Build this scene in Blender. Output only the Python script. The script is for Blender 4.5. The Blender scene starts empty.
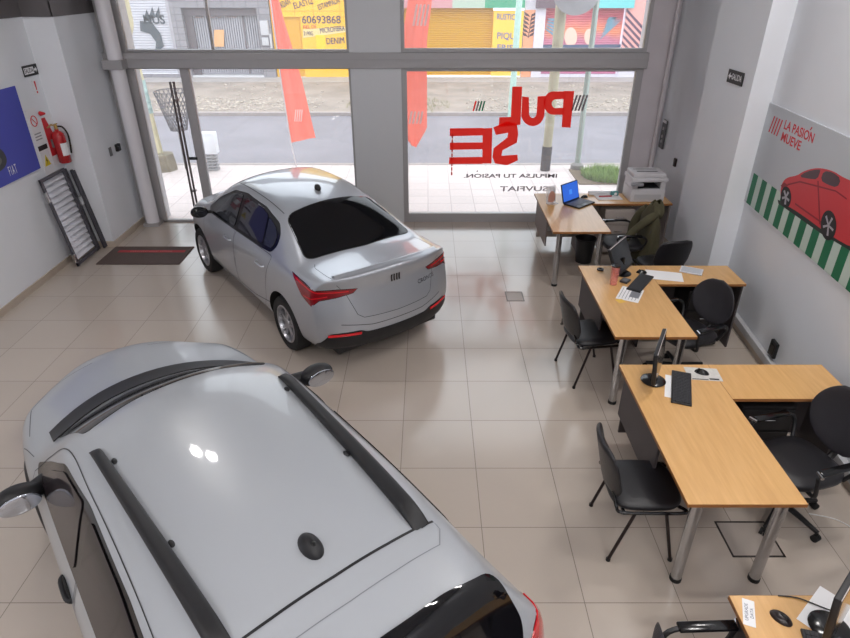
import bpy, bmesh, math, random
import numpy as np
from mathutils import Vector, Matrix
from mathutils.bvhtree import BVHTree
from mathutils.geometry import delaunay_2d_cdt
random.seed(7)
PI = math.pi
SC = bpy.context.scene
COL = SC.collection

# ------------------------------------------------------------------ camera numbers
CAM_H, FPX, PX, PY = 3.42, 609.0, 428.0, 319.0
TH = math.atan((PY + 23) / FPX)
def ray(x, y):
    u, v = (x - PX) / FPX, (y - PY) / FPX
    return Vector((u, math.cos(TH) - v * math.sin(TH), -math.sin(TH) - v * math.cos(TH)))
def at_y(x, y, Y):           # world point on the vertical plane at distance Y
    d = ray(x, y); return Vector((0, 0, CAM_H)) + d * (Y / d.y)
def at_z(x, y, z=0):
    d = ray(x, y); return Vector((0, 0, CAM_H)) + d * ((z - CAM_H) / d.z)

# ------------------------------------------------------------------ materials
def lin(c):
    return tuple(((v / 255) / 12.92 if v / 255 <= .04045 else ((v / 255 + .055) / 1.055) ** 2.4) for v in c) + (1,)
MATS = {}
def mat(name, rgb, rough=.5, metal=0, coat=0, var=0, vscale=8, bump=0, bscale=60, spec=.5, emit=0, trans=0, alpha=1):
    if name in MATS: return MATS[name]
    m = bpy.data.materials.new(name); m.use_nodes = True
    nt = m.node_tree; b = nt.nodes['Principled BSDF']
    b.inputs['Base Color'].default_value = lin(rgb)
    b.inputs['Roughness'].default_value = rough
    b.inputs['Metallic'].default_value = metal
    b.inputs['Coat Weight'].default_value = coat
    b.inputs['Coat Roughness'].default_value = .04
    b.inputs['Specular IOR Level'].default_value = spec
    b.inputs['Transmission Weight'].default_value = trans
    b.inputs['Alpha'].default_value = alpha
    if emit:
        b.inputs['Emission Color'].default_value = lin(rgb); b.inputs['Emission Strength'].default_value = emit
    tc = nt.nodes.new('ShaderNodeTexCoord')
    if var:
        n = nt.nodes.new('ShaderNodeTexNoise'); n.inputs['Scale'].default_value = vscale; n.inputs['Detail'].default_value = 4
        r = nt.nodes.new('ShaderNodeMapRange'); r.inputs['From Min'].default_value = .3; r.inputs['From Max'].default_value = .7
        r.inputs['To Min'].default_value = 1 - var; r.inputs['To Max'].default_value = 1 + var
        mx = nt.nodes.new('ShaderNodeVectorMath'); mx.operation = 'SCALE'; mx.inputs[0].default_value = lin(rgb)[:3]
        nt.links.new(tc.outputs['Object'], n.inputs['Vector']); nt.links.new(n.outputs['Fac'], r.inputs['Value'])
        nt.links.new(r.outputs['Result'], mx.inputs['Scale']); nt.links.new(mx.outputs['Vector'], b.inputs['Base Color'])
    if bump:
        n2 = nt.nodes.new('ShaderNodeTexNoise'); n2.inputs['Scale'].default_value = bscale
        bp = nt.nodes.new('ShaderNodeBump'); bp.inputs['Strength'].default_value = bump; bp.inputs['Distance'].default_value = .01
        nt.links.new(tc.outputs['Object'], n2.inputs['Vector']); nt.links.new(n2.outputs['Fac'], bp.inputs['Height'])
        nt.links.new(bp.outputs['Normal'], b.inputs['Normal'])
    MATS[name] = m
    return m

def glass_mat(name, tint=(255, 255, 255), refl=1.0):
    m = bpy.data.materials.new(name); m.use_nodes = True; nt = m.node_tree; nt.nodes.clear()
    o = nt.nodes.new('ShaderNodeOutputMaterial'); mix = nt.nodes.new('ShaderNodeMixShader')
    t = nt.nodes.new('ShaderNodeBsdfTransparent'); t.inputs['Color'].default_value = lin(tint)
    g = nt.nodes.new('ShaderNodeBsdfGlossy'); g.inputs['Roughness'].default_value = .01
    f = nt.nodes.new('ShaderNodeFresnel'); f.inputs['IOR'].default_value = 1.45
    mu = nt.nodes.new('ShaderNodeMath'); mu.operation = 'MULTIPLY'; mu.inputs[1].default_value = refl
    nt.links.new(f.outputs[0], mu.inputs[0]); nt.links.new(mu.outputs[0], mix.inputs[0])
    dust = nt.nodes.new('ShaderNodeBsdfTranslucent'); dust.inputs['Color'].default_value = (.9, .9, .9, 1); m2 = nt.nodes.new('ShaderNodeMixShader'); m2.inputs[0].default_value = .07
    nt.links.new(t.outputs[0], m2.inputs[1]); nt.links.new(dust.outputs[0], m2.inputs[2]); t = m2
    nt.links.new(t.outputs[0], mix.inputs[1]); nt.links.new(g.outputs[0], mix.inputs[2]); nt.links.new(mix.outputs[0], o.inputs[0])
    return m

def grid_mat(name, rgb, line, sx, sy, ox=0, oy=0, lw=.003, rough=.25, var=.03, nvar=.04, bump=.0, axes='XY', coat=0):
    m = bpy.data.materials.new(name); m.use_nodes = True; nt = m.node_tree; b = nt.nodes['Principled BSDF']
    N = nt.nodes.new; L = nt.links.new
    g = N('ShaderNodeNewGeometry'); sp = N('ShaderNodeSeparateXYZ'); L(g.outputs['Position'], sp.inputs[0])
    def M(op, a, bb=None, c=None):
        n = N('ShaderNodeMath'); n.operation = op
        for i, v in enumerate((a, bb, c)):
            if v is None: continue
            if isinstance(v, (int, float)): n.inputs[i].default_value = v
            else: L(v, n.inputs[i])
        return n.outputs[0]
    ux = M('DIVIDE', M('SUBTRACT', sp.outputs[axes[0]], ox), sx); uy = M('DIVIDE', M('SUBTRACT', sp.outputs[axes[1]], oy), sy)
    def edge(u, s):
        f = M('FRACT', u); d = M('MINIMUM', f, M('SUBTRACT', 1.0, f)); return M('LESS_THAN', M('MULTIPLY', d, s), lw)
    e = M('MAXIMUM', edge(ux, sx), edge(uy, sy))
    cb = N('ShaderNodeCombineXYZ'); L(M('FLOOR', ux), cb.inputs[0]); L(M('FLOOR', uy), cb.inputs[1])
    w = N('ShaderNodeTexWhiteNoise'); L(cb.outputs[0], w.inputs['Vector'])
    n = N('ShaderNodeTexNoise'); n.inputs['Scale'].default_value = 1.7; n.inputs['Detail'].default_value = 6; L(g.outputs['Position'], n.inputs['Vector'])
    k = M('ADD', M('MULTIPLY_ADD', w.outputs['Value'], 2 * var, 1 - var), M('MULTIPLY_ADD', n.outputs['Fac'], 2 * nvar, -nvar))
    sc = N('ShaderNodeVectorMath'); sc.operation = 'SCALE'; sc.inputs[0].default_value = lin(rgb)[:3]; L(k, sc.inputs['Scale'])
    mx = N('ShaderNodeMix'); mx.data_type = 'RGBA'; L(e, mx.inputs['Factor']); L(sc.outputs['Vector'], mx.inputs['A']); mx.inputs['B'].default_value = lin(line)
    L(mx.outputs['Result'], b.inputs['Base Color'])
    L(M('MULTIPLY_ADD', e, .4, rough), b.inputs['Roughness'])
    b.inputs['Coat Weight'].default_value = coat
    bp = N('ShaderNodeBump'); bp.inputs['Strength'].default_value = .3; bp.inputs['Distance'].default_value = .002; bp.invert = True
    L(e, bp.inputs['Height']); L(bp.outputs['Normal'], b.inputs['Normal'])
    return m

# ------------------------------------------------------------------ mesh builders
class MB:
    def __init__(s): s.bm = bmesh.new()
    def box(s, x0, x1, y0, y1, z0, z1, M=None, bev=0, seg=2):
        b = bmesh.new()
        bmesh.ops.create_cube(b, size=1)
        for v in b.verts:
            v.co = Vector(((x0 + x1) / 2 + v.co.x * (x1 - x0), (y0 + y1) / 2 + v.co.y * (y1 - y0), (z0 + z1) / 2 + v.co.z * (z1 - z0)))
        if bev: bmesh.ops.bevel(b, geom=b.edges[:], offset=bev, segments=seg, affect='EDGES', profile=.5)
        return s.add(b, M)
    def add(s, b, M=None):
        if M is not None: b.transform(M)
        me = bpy.data.meshes.new('tmp'); b.to_mesh(me); b.free(); s.bm.from_mesh(me); bpy.data.meshes.remove(me)
        return s
    def cyl(s, p0, p1, r0, r1=None, n=20, cap=True):
        r1 = r0 if r1 is None else r1
        p0, p1 = Vector(p0), Vector(p1); d = p1 - p0
        b = bmesh.new(); bmesh.ops.create_cone(b, cap_ends=cap, segments=n, radius1=r0, radius2=r1, depth=d.length)
        return s.add(b, Matrix.Translation((p0 + p1) / 2) @ d.to_track_quat('Z', 'Y').to_matrix().to_4x4())
    def tube(s, pts, r, n=10, closed=False, rb=None):
        pts = [Vector(p) for p in pts]; b = bmesh.new(); rings = []; N = len(pts)
        prev = None
        for i, p in enumerate(pts):
            if closed: t = pts[(i + 1) % N] - pts[i - 1]
            else: t = pts[min(i + 1, N - 1)] - pts[max(i - 1, 0)]
            t.normalize()
            if prev is None:
                a = Vector((0, 0, 1)) if abs(t.z) < .9 else Vector((1, 0, 0)); u = t.cross(a).normalized()
            else:
                u = prev - t * prev.dot(t); u.normalize()
            prev = u; w = t.cross(u)
            rr = r[i] if isinstance(r, (list, tuple)) else r
            r2 = rr if rb is None else rb
            rings.append([b.verts.new(p + u * rr * math.cos(2 * PI * k / n) + w * r2 * math.sin(2 * PI * k / n)) for k in range(n)])
        for i in range(N if closed else N - 1):
            A, B = rings[i], rings[(i + 1) % N]
            for k in range(n): b.faces.new((A[k], A[(k + 1) % n], B[(k + 1) % n], B[k]))
        if not closed: b.faces.new(rings[0][::-1]); b.faces.new(rings[-1])
        return s.add(b)
    def lathe(s, prof, n=28, M=None):
        b = bmesh.new(); rings = []
        for r, z in prof:
            if r < 1e-5: rings.append([b.verts.new((0, 0, z))])
            else: rings.append([b.verts.new((r * math.cos(2 * PI * k / n), r * math.sin(2 * PI * k / n), z)) for k in range(n)])
        for A, B in zip(rings, rings[1:]):
            for k in range(n):
                f = [A[k % len(A)], A[(k + 1) % len(A)], B[(k + 1) % len(B)], B[k % len(B)]]
                u = []
                for v in f:
                    if v not in u: u.append(v)
                if len(u) > 2:
                    try: b.faces.new(u)
                    except ValueError: pass
        return s.add(b, M)
    def prism(s, poly, z0, z1, M=None, bev=0):
        b = bmesh.new(); lo = [b.verts.new((p[0], p[1], z0)) for p in poly]; hi = [b.verts.new((p[0], p[1], z1)) for p in poly]
        n = len(poly)
        b.faces.new(lo[::-1]); b.faces.new(hi)
        for i in range(n): b.faces.new((lo[i], lo[(i + 1) % n], hi[(i + 1) % n], hi[i]))
        if bev: bmesh.ops.bevel(b, geom=b.edges[:], offset=bev, segments=2, affect='EDGES', profile=.5)
        return s.add(b, M)
    def sheet(s, fn, nu, nv, th=0, cu=False):
        b = bmesh.new(); g = [[b.verts.new(fn(i / (nu if cu else nu - 1), j / (nv - 1))) for j in range(nv)] for i in range(nu)]
        for i in range(nu if cu else nu - 1):
            for j in range(nv - 1): b.faces.new((g[i][j], g[(i + 1) % nu][j], g[(i + 1) % nu][j + 1], g[i][j + 1]))
        if th: 
            b.normal_update(); bmesh.ops.solidify(b, geom=b.faces[:], thickness=th)
        return s.add(b)
    def done(s, name, m, parent=None, smooth=True, ang=40, sub=0, M=None):
        bm = s.bm
        if M is not None: bm.transform(M)
        bmesh.ops.recalc_face_normals(bm, faces=bm.faces[:])
        me = bpy.data.meshes.new(name); bm.to_mesh(me); bm.free()
        return link_mesh(name, me, m, parent, smooth, ang, sub)
def link_mesh(name, me, m, parent=None, smooth=True, ang=40, sub=0):
    if m is not None and not me.materials: me.materials.append(m)
    if smooth:
        me.shade_smooth()
        me.set_sharp_from_angle(angle=math.radians(ang))
    o = bpy.data.objects.new(name, me); COL.objects.link(o)
    if sub:
        md = o.modifiers.new('s', 'SUBSURF'); md.levels = md.render_levels = sub
    if parent is not None: o.parent = parent
    return o
def tag(o, label, cat, group=None, kind=None):
    if label: o['label'] = label
    if cat: o['category'] = cat
    if group: o['group'] = group
    if kind: o['kind'] = kind
    return o
def thing(name, label, cat, loc=(0, 0, 0), rz=0, group=None):
    o = bpy.data.objects.new(name, None); COL.objects.link(o); o.empty_display_size = .2
    o.location = loc; o.rotation_euler = (0, 0, rz)
    return tag(o, label, cat, group)
def struct(mb, name, m, smooth=False):
    o = mb.done(name, m, smooth=smooth); o['kind'] = 'structure'; return o
def dup(root, loc=None, rz=None, label=None, group=None):
    def cp(o, par):
        c = o.copy(); COL.objects.link(c); c.parent = par
        for k in list(o.children): cp(k, c)
        return c
    r = cp(root, None)
    if loc is not None: r.location = loc
    if rz is not None: r.rotation_euler = (0, 0, rz)
    if label: r['label'] = label
    if group: r['group'] = group
    return r
def frame(o, x, y):          # matrix whose local x,y are the given axes (y up), z = x cross y
    x, y = Vector(x).normalized(), Vector(y).normalized(); z = x.cross(y)
    return Matrix(((x.x, y.x, z.x, o[0]), (x.y, y.y, z.y, o[1]), (x.z, y.z, z.z, o[2]), (0, 0, 0, 1)))
def text_bm(mb, txt, size, M, ext=.001, off=0, sx=1, space=1, align='CENTER', shear=0):
    c = bpy.data.curves.new('t', 'FONT'); c.body = txt; c.size = size; c.extrude = ext; c.offset = off; c.align_x = align; c.align_y = 'CENTER'
    c.space_character = space; c.shear = shear; c.resolution_u = 3
    o = bpy.data.objects.new('t', c); COL.objects.link(o)
    dg = bpy.context.evaluated_depsgraph_get(); dg.update()
    me = bpy.data.meshes.new_from_object(o.evaluated_get(dg))
    b = bmesh.new(); b.from_mesh(me); bpy.data.meshes.remove(me); bpy.data.objects.remove(o); bpy.data.curves.remove(c)
    mb.add(b, M @ Matrix.Diagonal((sx, 1, 1, 1)))
    return mb
def curve_pts(keys, n):      # Catmull-Rom through 3D keys
    K = [Vector(k) for k in keys]; out = []
    for i in range(len(K) - 1):
        p0 = K[max(i - 1, 0)]; p1 = K[i]; p2 = K[i + 1]; p3 = K[min(i + 2, len(K) - 1)]
        for j in range(n):
            t = j / n
            out.append(.5 * ((2 * p1) + (p2 - p0) * t + (2 * p0 - 5 * p1 + 4 * p2 - p3) * t * t + (3 * p1 - p0 - 3 * p2 + p3) * t ** 3))
    out.append(K[-1]); return out
def chaikin(poly, it=2):
    for _ in range(it):
        q = []
        for i in range(len(poly)):
            a, b = poly[i], poly[(i + 1) % len(poly)]
            q += [(a[0] * .75 + b[0] * .25, a[1] * .75 + b[1] * .25), (a[0] * .25 + b[0] * .75, a[1] * .25 + b[1] * .75)]
        poly = q
    return poly
def round_poly(poly, r, n=4):
    out = []; N = len(poly)
    for i in range(N):
        p0, p, p1 = Vector(poly[i - 1]), Vector(poly[i]), Vector(poly[(i + 1) % N])
        a, b = (p0 - p), (p1 - p); k = min(r, a.length * .45, b.length * .45)
        A, B = p + a.normalized() * k, p + b.normalized() * k
        for j in range(n + 1):
            t = j / n; q = A * (1 - t) ** 2 + p * 2 * t * (1 - t) + B * t * t; out.append((q.x, q.y))
    return out
def grow(poly, d):
    a = sum(p[0] * q[1] - q[0] * p[1] for p, q in zip(poly, poly[1:] + poly[:1])); s = 1 if a > 0 else -1
    out = []; N = len(poly)
    for i in range(N):
        e0 = (Vector(poly[i]) - Vector(poly[i - 1])); e1 = (Vector(poly[(i + 1) % N]) - Vector(poly[i]))
        n = Vector((0, 0))
        for e in (e0, e1):
            if e.length > 1e-9: e = e.normalized(); n += Vector((e.y, -e.x)) * s
        if n.length > 1e-6: n.normalize()
        out.append((poly[i][0] + n.x * d, poly[i][1] + n.y * d))
    return out
# projected panels: a polygon in a flat frame, laid onto a curved body
class Proj:
    def __init__(s, bvh, O, U, V, D):
        s.bvh, s.O, s.U, s.V, s.D = bvh, Vector(O), Vector(U).normalized(), Vector(V).normalized(), Vector(D).normalized()
    def hit(s, u, v, off):
        o = s.O + s.U * u + s.V * v
        loc, n, i, d = s.bvh.ray_cast(o, s.D, 20)
        if loc is None: return None
        if n.dot(s.D) > 0: n = -n
        return loc + n * off, n
    def patch(s, mb, poly, off=.002, res=.05, rim=.006):
        P = []
        N = len(poly)
        for i in range(N):
            a, b = Vector(poly[i]), Vector(poly[(i + 1) % N]); k = max(1, int((b - a).length / res + .5))
            for j in range(k): P.append(a + (b - a) * j / k)
        nb = len(P); E = [(i, (i + 1) % nb) for i in range(nb)]
        us = [p.x for p in P]; vs = [p.y for p in P]
        def inside(q):
            c = False
            for i in range(nb):
                a, b = P[i], P[(i + 1) % nb]
                if (a.y > q.y) != (b.y > q.y) and q.x < (b.x - a.x) * (q.y - a.y) / (b.y - a.y) + a.x: c = not c
            return c
        def near(q):
            return min((p - q).length for p in P) < res * .45
        u = min(us) + res
        while u < max(us):
            v = min(vs) + res
            while v < max(vs):
                q = Vector((u, v))
                if inside(q) and not near(q): P.append(q)
                v += res
            u += res
        vv, ee, ff, *_ = delaunay_2d_cdt(P, E, [], 1, 1e-6)
        b = bmesh.new(); H = [s.hit(q.x, q.y, off) for q in vv]; V = [b.verts.new(h[0]) if h else None for h in H]
        nrm = {}
        for h, w in zip(H, V):
            if w: nrm[w] = h[1]
        for f in ff:
            w = [V[i] for i in f]
            if all(w):
                L = max((w[i].co - w[i - 1].co).length for i in range(len(w)))
                if L < res * 8:
                    try: b.faces.new(w)
                    except ValueError: pass
        for w in [w for w in b.verts if not w.link_faces]: nrm.pop(w, None); b.verts.remove(w)
        if rim:
            be = [e for e in b.edges if len(e.link_faces) == 1]
            bv = {}
            for e in be:
                for w in e.verts:
                    if w not in bv: bv[w] = b.verts.new(w.co - nrm[w] * rim)
            for e in be: b.faces.new((e.verts[0], e.verts[1], bv[e.verts[1]], bv[e.verts[0]]))
        mb.add(b); return mb
    def line(s, mb, pts, w=.005, off=.0012, res=.04, closed=False):
        P = []
        pts = [Vector(p) for p in pts]
        if closed: pts.append(pts[0])
        for a, b in zip(pts, pts[1:]):
            k = max(1, int((b - a).length / res)); P += [a + (b - a) * j / k for j in range(k)]
        P.append(pts[-1]); H = [s.hit(p.x, p.y, off) for p in P]
        b = bmesh.new(); prev = None
        for i, h in enumerate(H):
            if not h: prev = None; continue
            j = i + 1 if i + 1 < len(H) and H[i + 1] else i; k = i - 1 if i and H[i - 1] else i
            t = H[j][0] - H[k][0]
            if t.length < 1e-6: continue
            sd = t.normalized().cross(h[1]).normalized() * w / 2
            cur = (b.verts.new(h[0] + sd), b.verts.new(h[0] - sd))
            if prev and (cur[0].co - prev[0].co).length < .25: b.faces.new((prev[0], prev[1], cur[1], cur[0]))
            prev = cur
        mb.add(b); return mb

# ------------------------------------------------------------------ shared materials
M_wall = mat('wall_paint', (230, 233, 239), .7, var=.015, vscale=1.5, bump=.05, bscale=90)
M_ceil = mat('ceiling_paint', (225, 225, 225), .8)
M_floor = grid_mat('porcelain_tiles', (190, 178, 167), (120, 110, 102), .6, .6, .382, 6.057, lw=.0024, rough=.2, var=.02, nvar=.03, coat=.5)
M_floor.node_tree.nodes['Principled BSDF'].inputs['Coat Roughness'].default_value = .12
M_steel = mat('grey_painted_steel', (133, 132, 135), .4, .3)
M_alu = mat('brushed_aluminium', (150, 149, 150), .32, .8)
M_aludk = mat('dark_aluminium', (172, 170, 172), .45, .2)
M_panel = mat('grey_column_cladding', (212, 214, 218), .45, .1)
M_skirt = mat('beige_skirting_tile', (186, 172, 158), .35, var=.04)
M_chrome = mat('chrome', (205, 205, 208), .12, 1)
M_satin = mat('satin_steel', (190, 190, 192), .25, 1)
M_black = mat('black_plastic', (26, 26, 29), .45)
M_blackg = mat('gloss_black_plastic', (14, 14, 17), .15)
M_rubber = mat('black_rubber', (22, 22, 23), .7)
M_leather = mat('black_leatherette', (30, 29, 33), .38, bump=.15, bscale=220)
M_mesh = mat('black_mesh_fabric', (44, 42, 48), .5, bump=.4, bscale=500)
M_white = mat('white_plastic', (222, 222, 222), .4)
M_paper = mat('paper', (236, 236, 238), .8)
M_red = mat('red_paint', (190, 32, 34), .35)
M_winglass = glass_mat('window_glass')

def rw(Y, off=0.0):                 # the right-hand wall runs slightly askew
    return 3.43 + .085 * (Y - 5.8) - off
RD = Vector((-.085, -1, 0)).normalized()
def rframe(Y, z, off=.0): return frame((rw(Y) - off, Y, z), RD, (0, 0, 1))
def lframe(X, Y, z): return frame((X, Y, z), (0, 1, 0), (0, 0, 1))
WZ = 5.0; WY = 9.3

# ------------------------------------------------------------------ room shell
struct(MB().box(-5.2, 4.2, -3, WY + .06, -.12, 0), 'floor', M_floor)
struct(MB().box(-5.2, 4.2, -3, WY + .3, WZ, WZ + .15), 'ceiling', M_ceil)
w = MB(); w.box(-5.2, -4.93, -3, WY + .06, 0, WZ); w.box(-4.96, -4.55, 8.24, WY + .06, 0, WZ)
struct(w, 'wall_left', M_wall)
w = MB()
w.prism([(rw(-3), -3), (4.2, -3), (4.2, 6.47), (rw(6.47), 6.47)], 0, WZ)
w.box(3.25, 4.2, 6.47, 7.6, 0, WZ)
w.prism([(3.5, 7.6), (4.2, 7.6), (4.2, WY + .3), (3.44, WY + .3)], 0, WZ)
struct(w, 'wall_right', M_wall)
struct(MB().box(-5.2, 4.2, -3.2, -3, 0, WZ), 'wall_back', M_wall)
# mezzanine the photo is taken from lies behind the camera
# grey soffit band on top of the left wall
tb_ = MB(); tb_.box(-4.94, -4.92, 7.80, 8.24, 3.0, WZ - .002); tb_.box(-4.93, -4.545, 8.22, 8.24, 3.0, WZ - .002); tb_.box(-4.56, -4.54, 8.22, WY - .03, 3.0, WZ - .002)
struct(tb_, 'trim_1', mat('dark_grey_soffit', (98, 94, 96), .6, var=.05, vscale=3))
struct(MB().box(-4.945, -4.915, -2.9, 7.80, 3.02, 3.06), 'trim_2', M_steel)
# skirtings
b = MB(); b.box(-4.93, -4.915, -2.9, 8.24, 0, .085); b.box(-4.55, -4.535, 8.225, WY - .02, 0, .085); b.box(-4.93, -4.55, 8.225, 8.24, 0, .085)
struct(b, 'baseboard_left', M_skirt)
b = MB()
b.prism([(rw(-2.9) - .018, -2.9), (rw(-2.9), -2.9), (rw(6.47), 6.47), (rw(6.47) - .018, 6.47)], 0, .085)
b.box(3.232, 3.25, 6.452, 7.6, 0, .085); b.prism([(3.482, 7.6), (3.5, 7.6), (3.452, 9.2), (3.434, 9.2)], 0, .085)
struct(b, 'baseboard_right', M_skirt)
# white cable trunking above the right skirting
cd = MB(); cd.prism([(rw(-2.9) - .052, -2.9), (rw(-2.9) - .002, -2.9), (rw(6.40) - .002, 6.40), (rw(6.40) - .052, 6.40)], .09, .17, bev=.004)
tag(cd.done('cable_trunking', mat('grey_white_pvc', (196, 196, 199), .5)), 'pale grey plastic cable trunking running along the foot of the right wall', 'trunking')

# ---- window wall (Y = 9.3)
col = MB(); col.box(-1.10, -.38, WY - .06, WY + .3, 0, WZ)
for x in (-.96, -.82): col.box(x, x + .006, WY - .063, WY, 0, 2.28)
struct(col, 'trim_3', M_panel)
struct(MB().box(3.05, 3.46, WY - .02, WY + .3, 0, WZ), 'trim_4', mat('mauve_grey_column', (206, 200, 205), .45, .1, var=.03, vscale=4))
bm_ = MB(); bm_.box(-4.56, 3.09, WY - .09, WY + .05, 2.295, 2.50, bev=.006); bm_.box(-4.56, 3.09, WY - .10, WY - .085, 2.40, 2.412)
struct(bm_, 'trim_5', M_aludk)
def framed_window(name, x0, x1, z0, z1, bars=(), fw=.055, m=M_aludk, sill=None, head=None, lf=None):
    f = MB()
    f.box(x0, x0 + (lf or fw), WY - .04, WY + .05, z0, z1, bev=.004); f.box(x1 - fw, x1, WY - .04, WY + .05, z0, z1, bev=.004)
    f.box(x0, x1, WY - .038, WY + .048, z1 - (head or fw), z1, bev=.004); f.box(x0, x1, WY - .038, WY + .048, z0, z0 + (sill or fw), bev=.004)
    for a, b2 in bars: f.box(a, b2, WY - .036, WY + .046, z0, z1, bev=.003)
    o = f.done(name, m, smooth=False); o['kind'] = 'structure'
    g = MB().box(x0 + .02, x1 - .02, WY + .0, WY + .006, z0 + .02, z1 - .006).done('glass_pane', M_winglass, o, smooth=False)
    return o
framed_window('window_1', -4.24, -1.10, 2.50, WZ, [(-3.02, -3.0)], fw=.035)
framed_window('window_2', -.38, 3.06, 2.50, WZ, [], fw=.05)
framed_window('window_3', -.38, 3.06, 0, 2.295, [], fw=.10, sill=.14, head=.045, lf=.075)
framed_window('window_4', -3.5, -1.10, 0, 2.295, [], fw=.03, sill=.05, head=.012, lf=.10)
# swing door between jamb and window_4
d = MB()
for a, b2, c, e in ((-4.24, -4.17, 0, 2.295), (-3.53, -3.5, 0, 2.295), (-4.24, -3.5, 2.28, 2.295), (-4.24, -3.5, 0, .03)):
    d.box(a, b2, WY - .03, WY + .04, c, e, bev=.003)
door = d.done('door_1', M_aludk, smooth=False); door['kind'] = 'structure'
MB().box(-4.19, -3.52, WY, WY + .008, .02, 2.27).done('glass_pane', M_winglass, door, smooth=False)
h = MB()
for dx in (0, .05): h.cyl((-3.68 + dx, WY - .07, .25), (-3.68 + dx, WY - .07, 2.12), .016)
for z in (.5, 1.85): h.box(-3.69, -3.62, WY - .075, WY, z, z + .03)
h.done('pull_handle', mat('bronze_steel', (120, 112, 112), .3, .8), door)
MB().box(-3.62, -3.50, WY - .06, WY - .04, 1.0, 1.04).done('door_lock', M_black, door)
# bright round-fronted jamb by the door
j = MB(); j.cyl((-4.345, WY - .15, 0), (-4.345, WY - .15, 2.3), .10, n=32); j.cyl((-4.345, WY - .15, 2.42), (-4.345, WY - .15, WZ), .10, n=32)
struct(j, 'trim_6', mat('white_enamel_tube', (232, 230, 236), .2, 0, coat=.5), smooth=True)
j = MB(); j.box(-4.55, -4.24, WY - .02, WY + .3, 0, WZ); j.box(-4.49, -4.22, WY - .27, WY - .02, 2.3, 2.42); j.box(-4.46, -4.23, WY - .26, WY - .02, 0, .05)
struct(j, 'trim_7', M_aludk)
# water pipe in the right corner
p = MB(); p.cyl((3.385, WY - .07, 0), (3.385, WY - .07, WZ), .028)
tag(p.done('wall_pipe', mat('cream_pipe', (208, 203, 206), .4)), 'thin vertical off-white pipe in the corner beside the right grey column', 'pipe')

# ------------------------------------------------------------------ window lettering (outside reads right, inside mirrored)
def cloth_mat(name, rgb, tr):
    m = mat(name, rgb, .7); nt = m.node_tree; o = nt.nodes['Material Output']; b = nt.nodes['Principled BSDF']
    t = nt.nodes.new('ShaderNodeBsdfTranslucent'); t.inputs['Color'].default_value = lin(rgb); x = nt.nodes.new('ShaderNodeMixShader'); x.inputs[0].default_value = tr
    nt.links.new(b.outputs[0], x.inputs[1]); nt.links.new(t.outputs[0], x.inputs[2]); nt.links.new(x.outputs[0], o.inputs['Surface']); return m
M_stk = cloth_mat('red_vinyl', (255, 62, 54), .95)
M_stkg = cloth_mat('grey_vinyl', (176, 168, 172), .8)
def px_poly(pts, Y): return [(at_y(x, y, Y).x, at_y(x, y, Y).z) for x, y in pts]
XZ = lambda Y: frame((0, Y, 0), (1, 0, 0), (0, 0, 1))
SY = WY - .003
_sk = [0]
def sticker(mb, pts):
    _sk[0] += 1; b = bmesh.new(); b.faces.new([b.verts.new((x, SY - .0006 * _sk[0], z)) for x, z in px_poly(pts, SY)]); mb.add(b)
def arc(cx, cy, rx, ry, a0, a1, n=12): return [(cx + rx * math.cos(math.radians(a0 + (a1 - a0) * i / n)), cy + ry * math.sin(math.radians(a0 + (a1 - a0) * i / n))) for i in range(n + 1)]
def c5(x, y): return (430 + x / 4.556, 80 + y / 4.556)
L = MB(); C5 = lambda l: [c5(*q) for q in l]
sticker(L, C5([(375, 30), (420, 30), (412, 204), (313, 214), (316, 170), (368, 168)]))                                           # L
sticker(L, C5([(420, 75), (450, 78), (452, 140)] + arc(468, 145, 18, 28, 180, 0)[1:] + [(490, 75), (528, 72), (522, 150)] + arc(468, 150, 54, 60, 0, 180)[1:-1]))  # U
sticker(L, C5([(610, 50), (657, 50), (640, 217), (600, 215)]))                                                                  # P stem
sticker(L, C5([(614, 52)] + arc(560, 105, 42, 53, 270, 90)[0:] + [(608, 158), (611, 126)] + arc(574, 108, 20, 20, 90, 270) + [(613, 86)]))  # P bowl
sticker(L, C5([(288, 216), (352, 188), (396, 200), (402, 245), (396, 285), (330, 320), (326, 345), (398, 340), (400, 366), (352, 388), (296, 380), (284, 350), (290, 310), (352, 262), (356, 240), (300, 250)]))  # S
for q in ([(240, 220), (284, 218), (280, 380), (238, 380)], [(90, 220), (241, 218), (241, 252), (90, 256)], [(90, 285), (240, 284), (240, 315), (90, 318)], [(88, 352), (239, 350), (239, 382), (86, 383)]): sticker(L, C5(q))
tag(L.done('window_sticker', M_stk, smooth=False), 'big red two-line vinyl lettering stuck on the large lower window', 'sticker')
def txt_on_glass(s, px0, px1, py, h, m, name, label, ext=.0006, off=0, cat='sticker', sx=1):
    a, b2 = at_y(px0, py, SY), at_y(px1, py, SY); t = MB()
    text_bm(t, s, h, frame(((a.x + b2.x) / 2, SY, a.z), (-1, 0, 0), (0, 0, 1)), ext, off)
    xs = [v.co.x for v in t.bm.verts]; k = (b2.x - a.x) / (max(xs) - min(xs)); cx = (a.x + b2.x) / 2; mc = (max(xs) + min(xs)) / 2
    for v in t.bm.verts: v.co.x = cx + (v.co.x - mc) * k
    return tag(t.done(name, m, smooth=False), label, cat)
txt_on_glass('IMPULSA TU PASION.', 464, 557, 176, .085, M_stkg, 'window_lettering', 'small grey slogan line under the big red letters on the window', off=.002)
pa = at_y(477, 173.6, SY); tag(MB().prism([(pa.x - .012, pa.z + .028), (pa.x + .01, pa.z + .028), (pa.x + .016, pa.z + .05), (pa.x + .002, pa.z + .05)], 0, .0006, XZ(SY)).done('window_lettering', M_stkg, smooth=False), 'tiny grey accent mark over the slogan line on the window', 'sticker')
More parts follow.
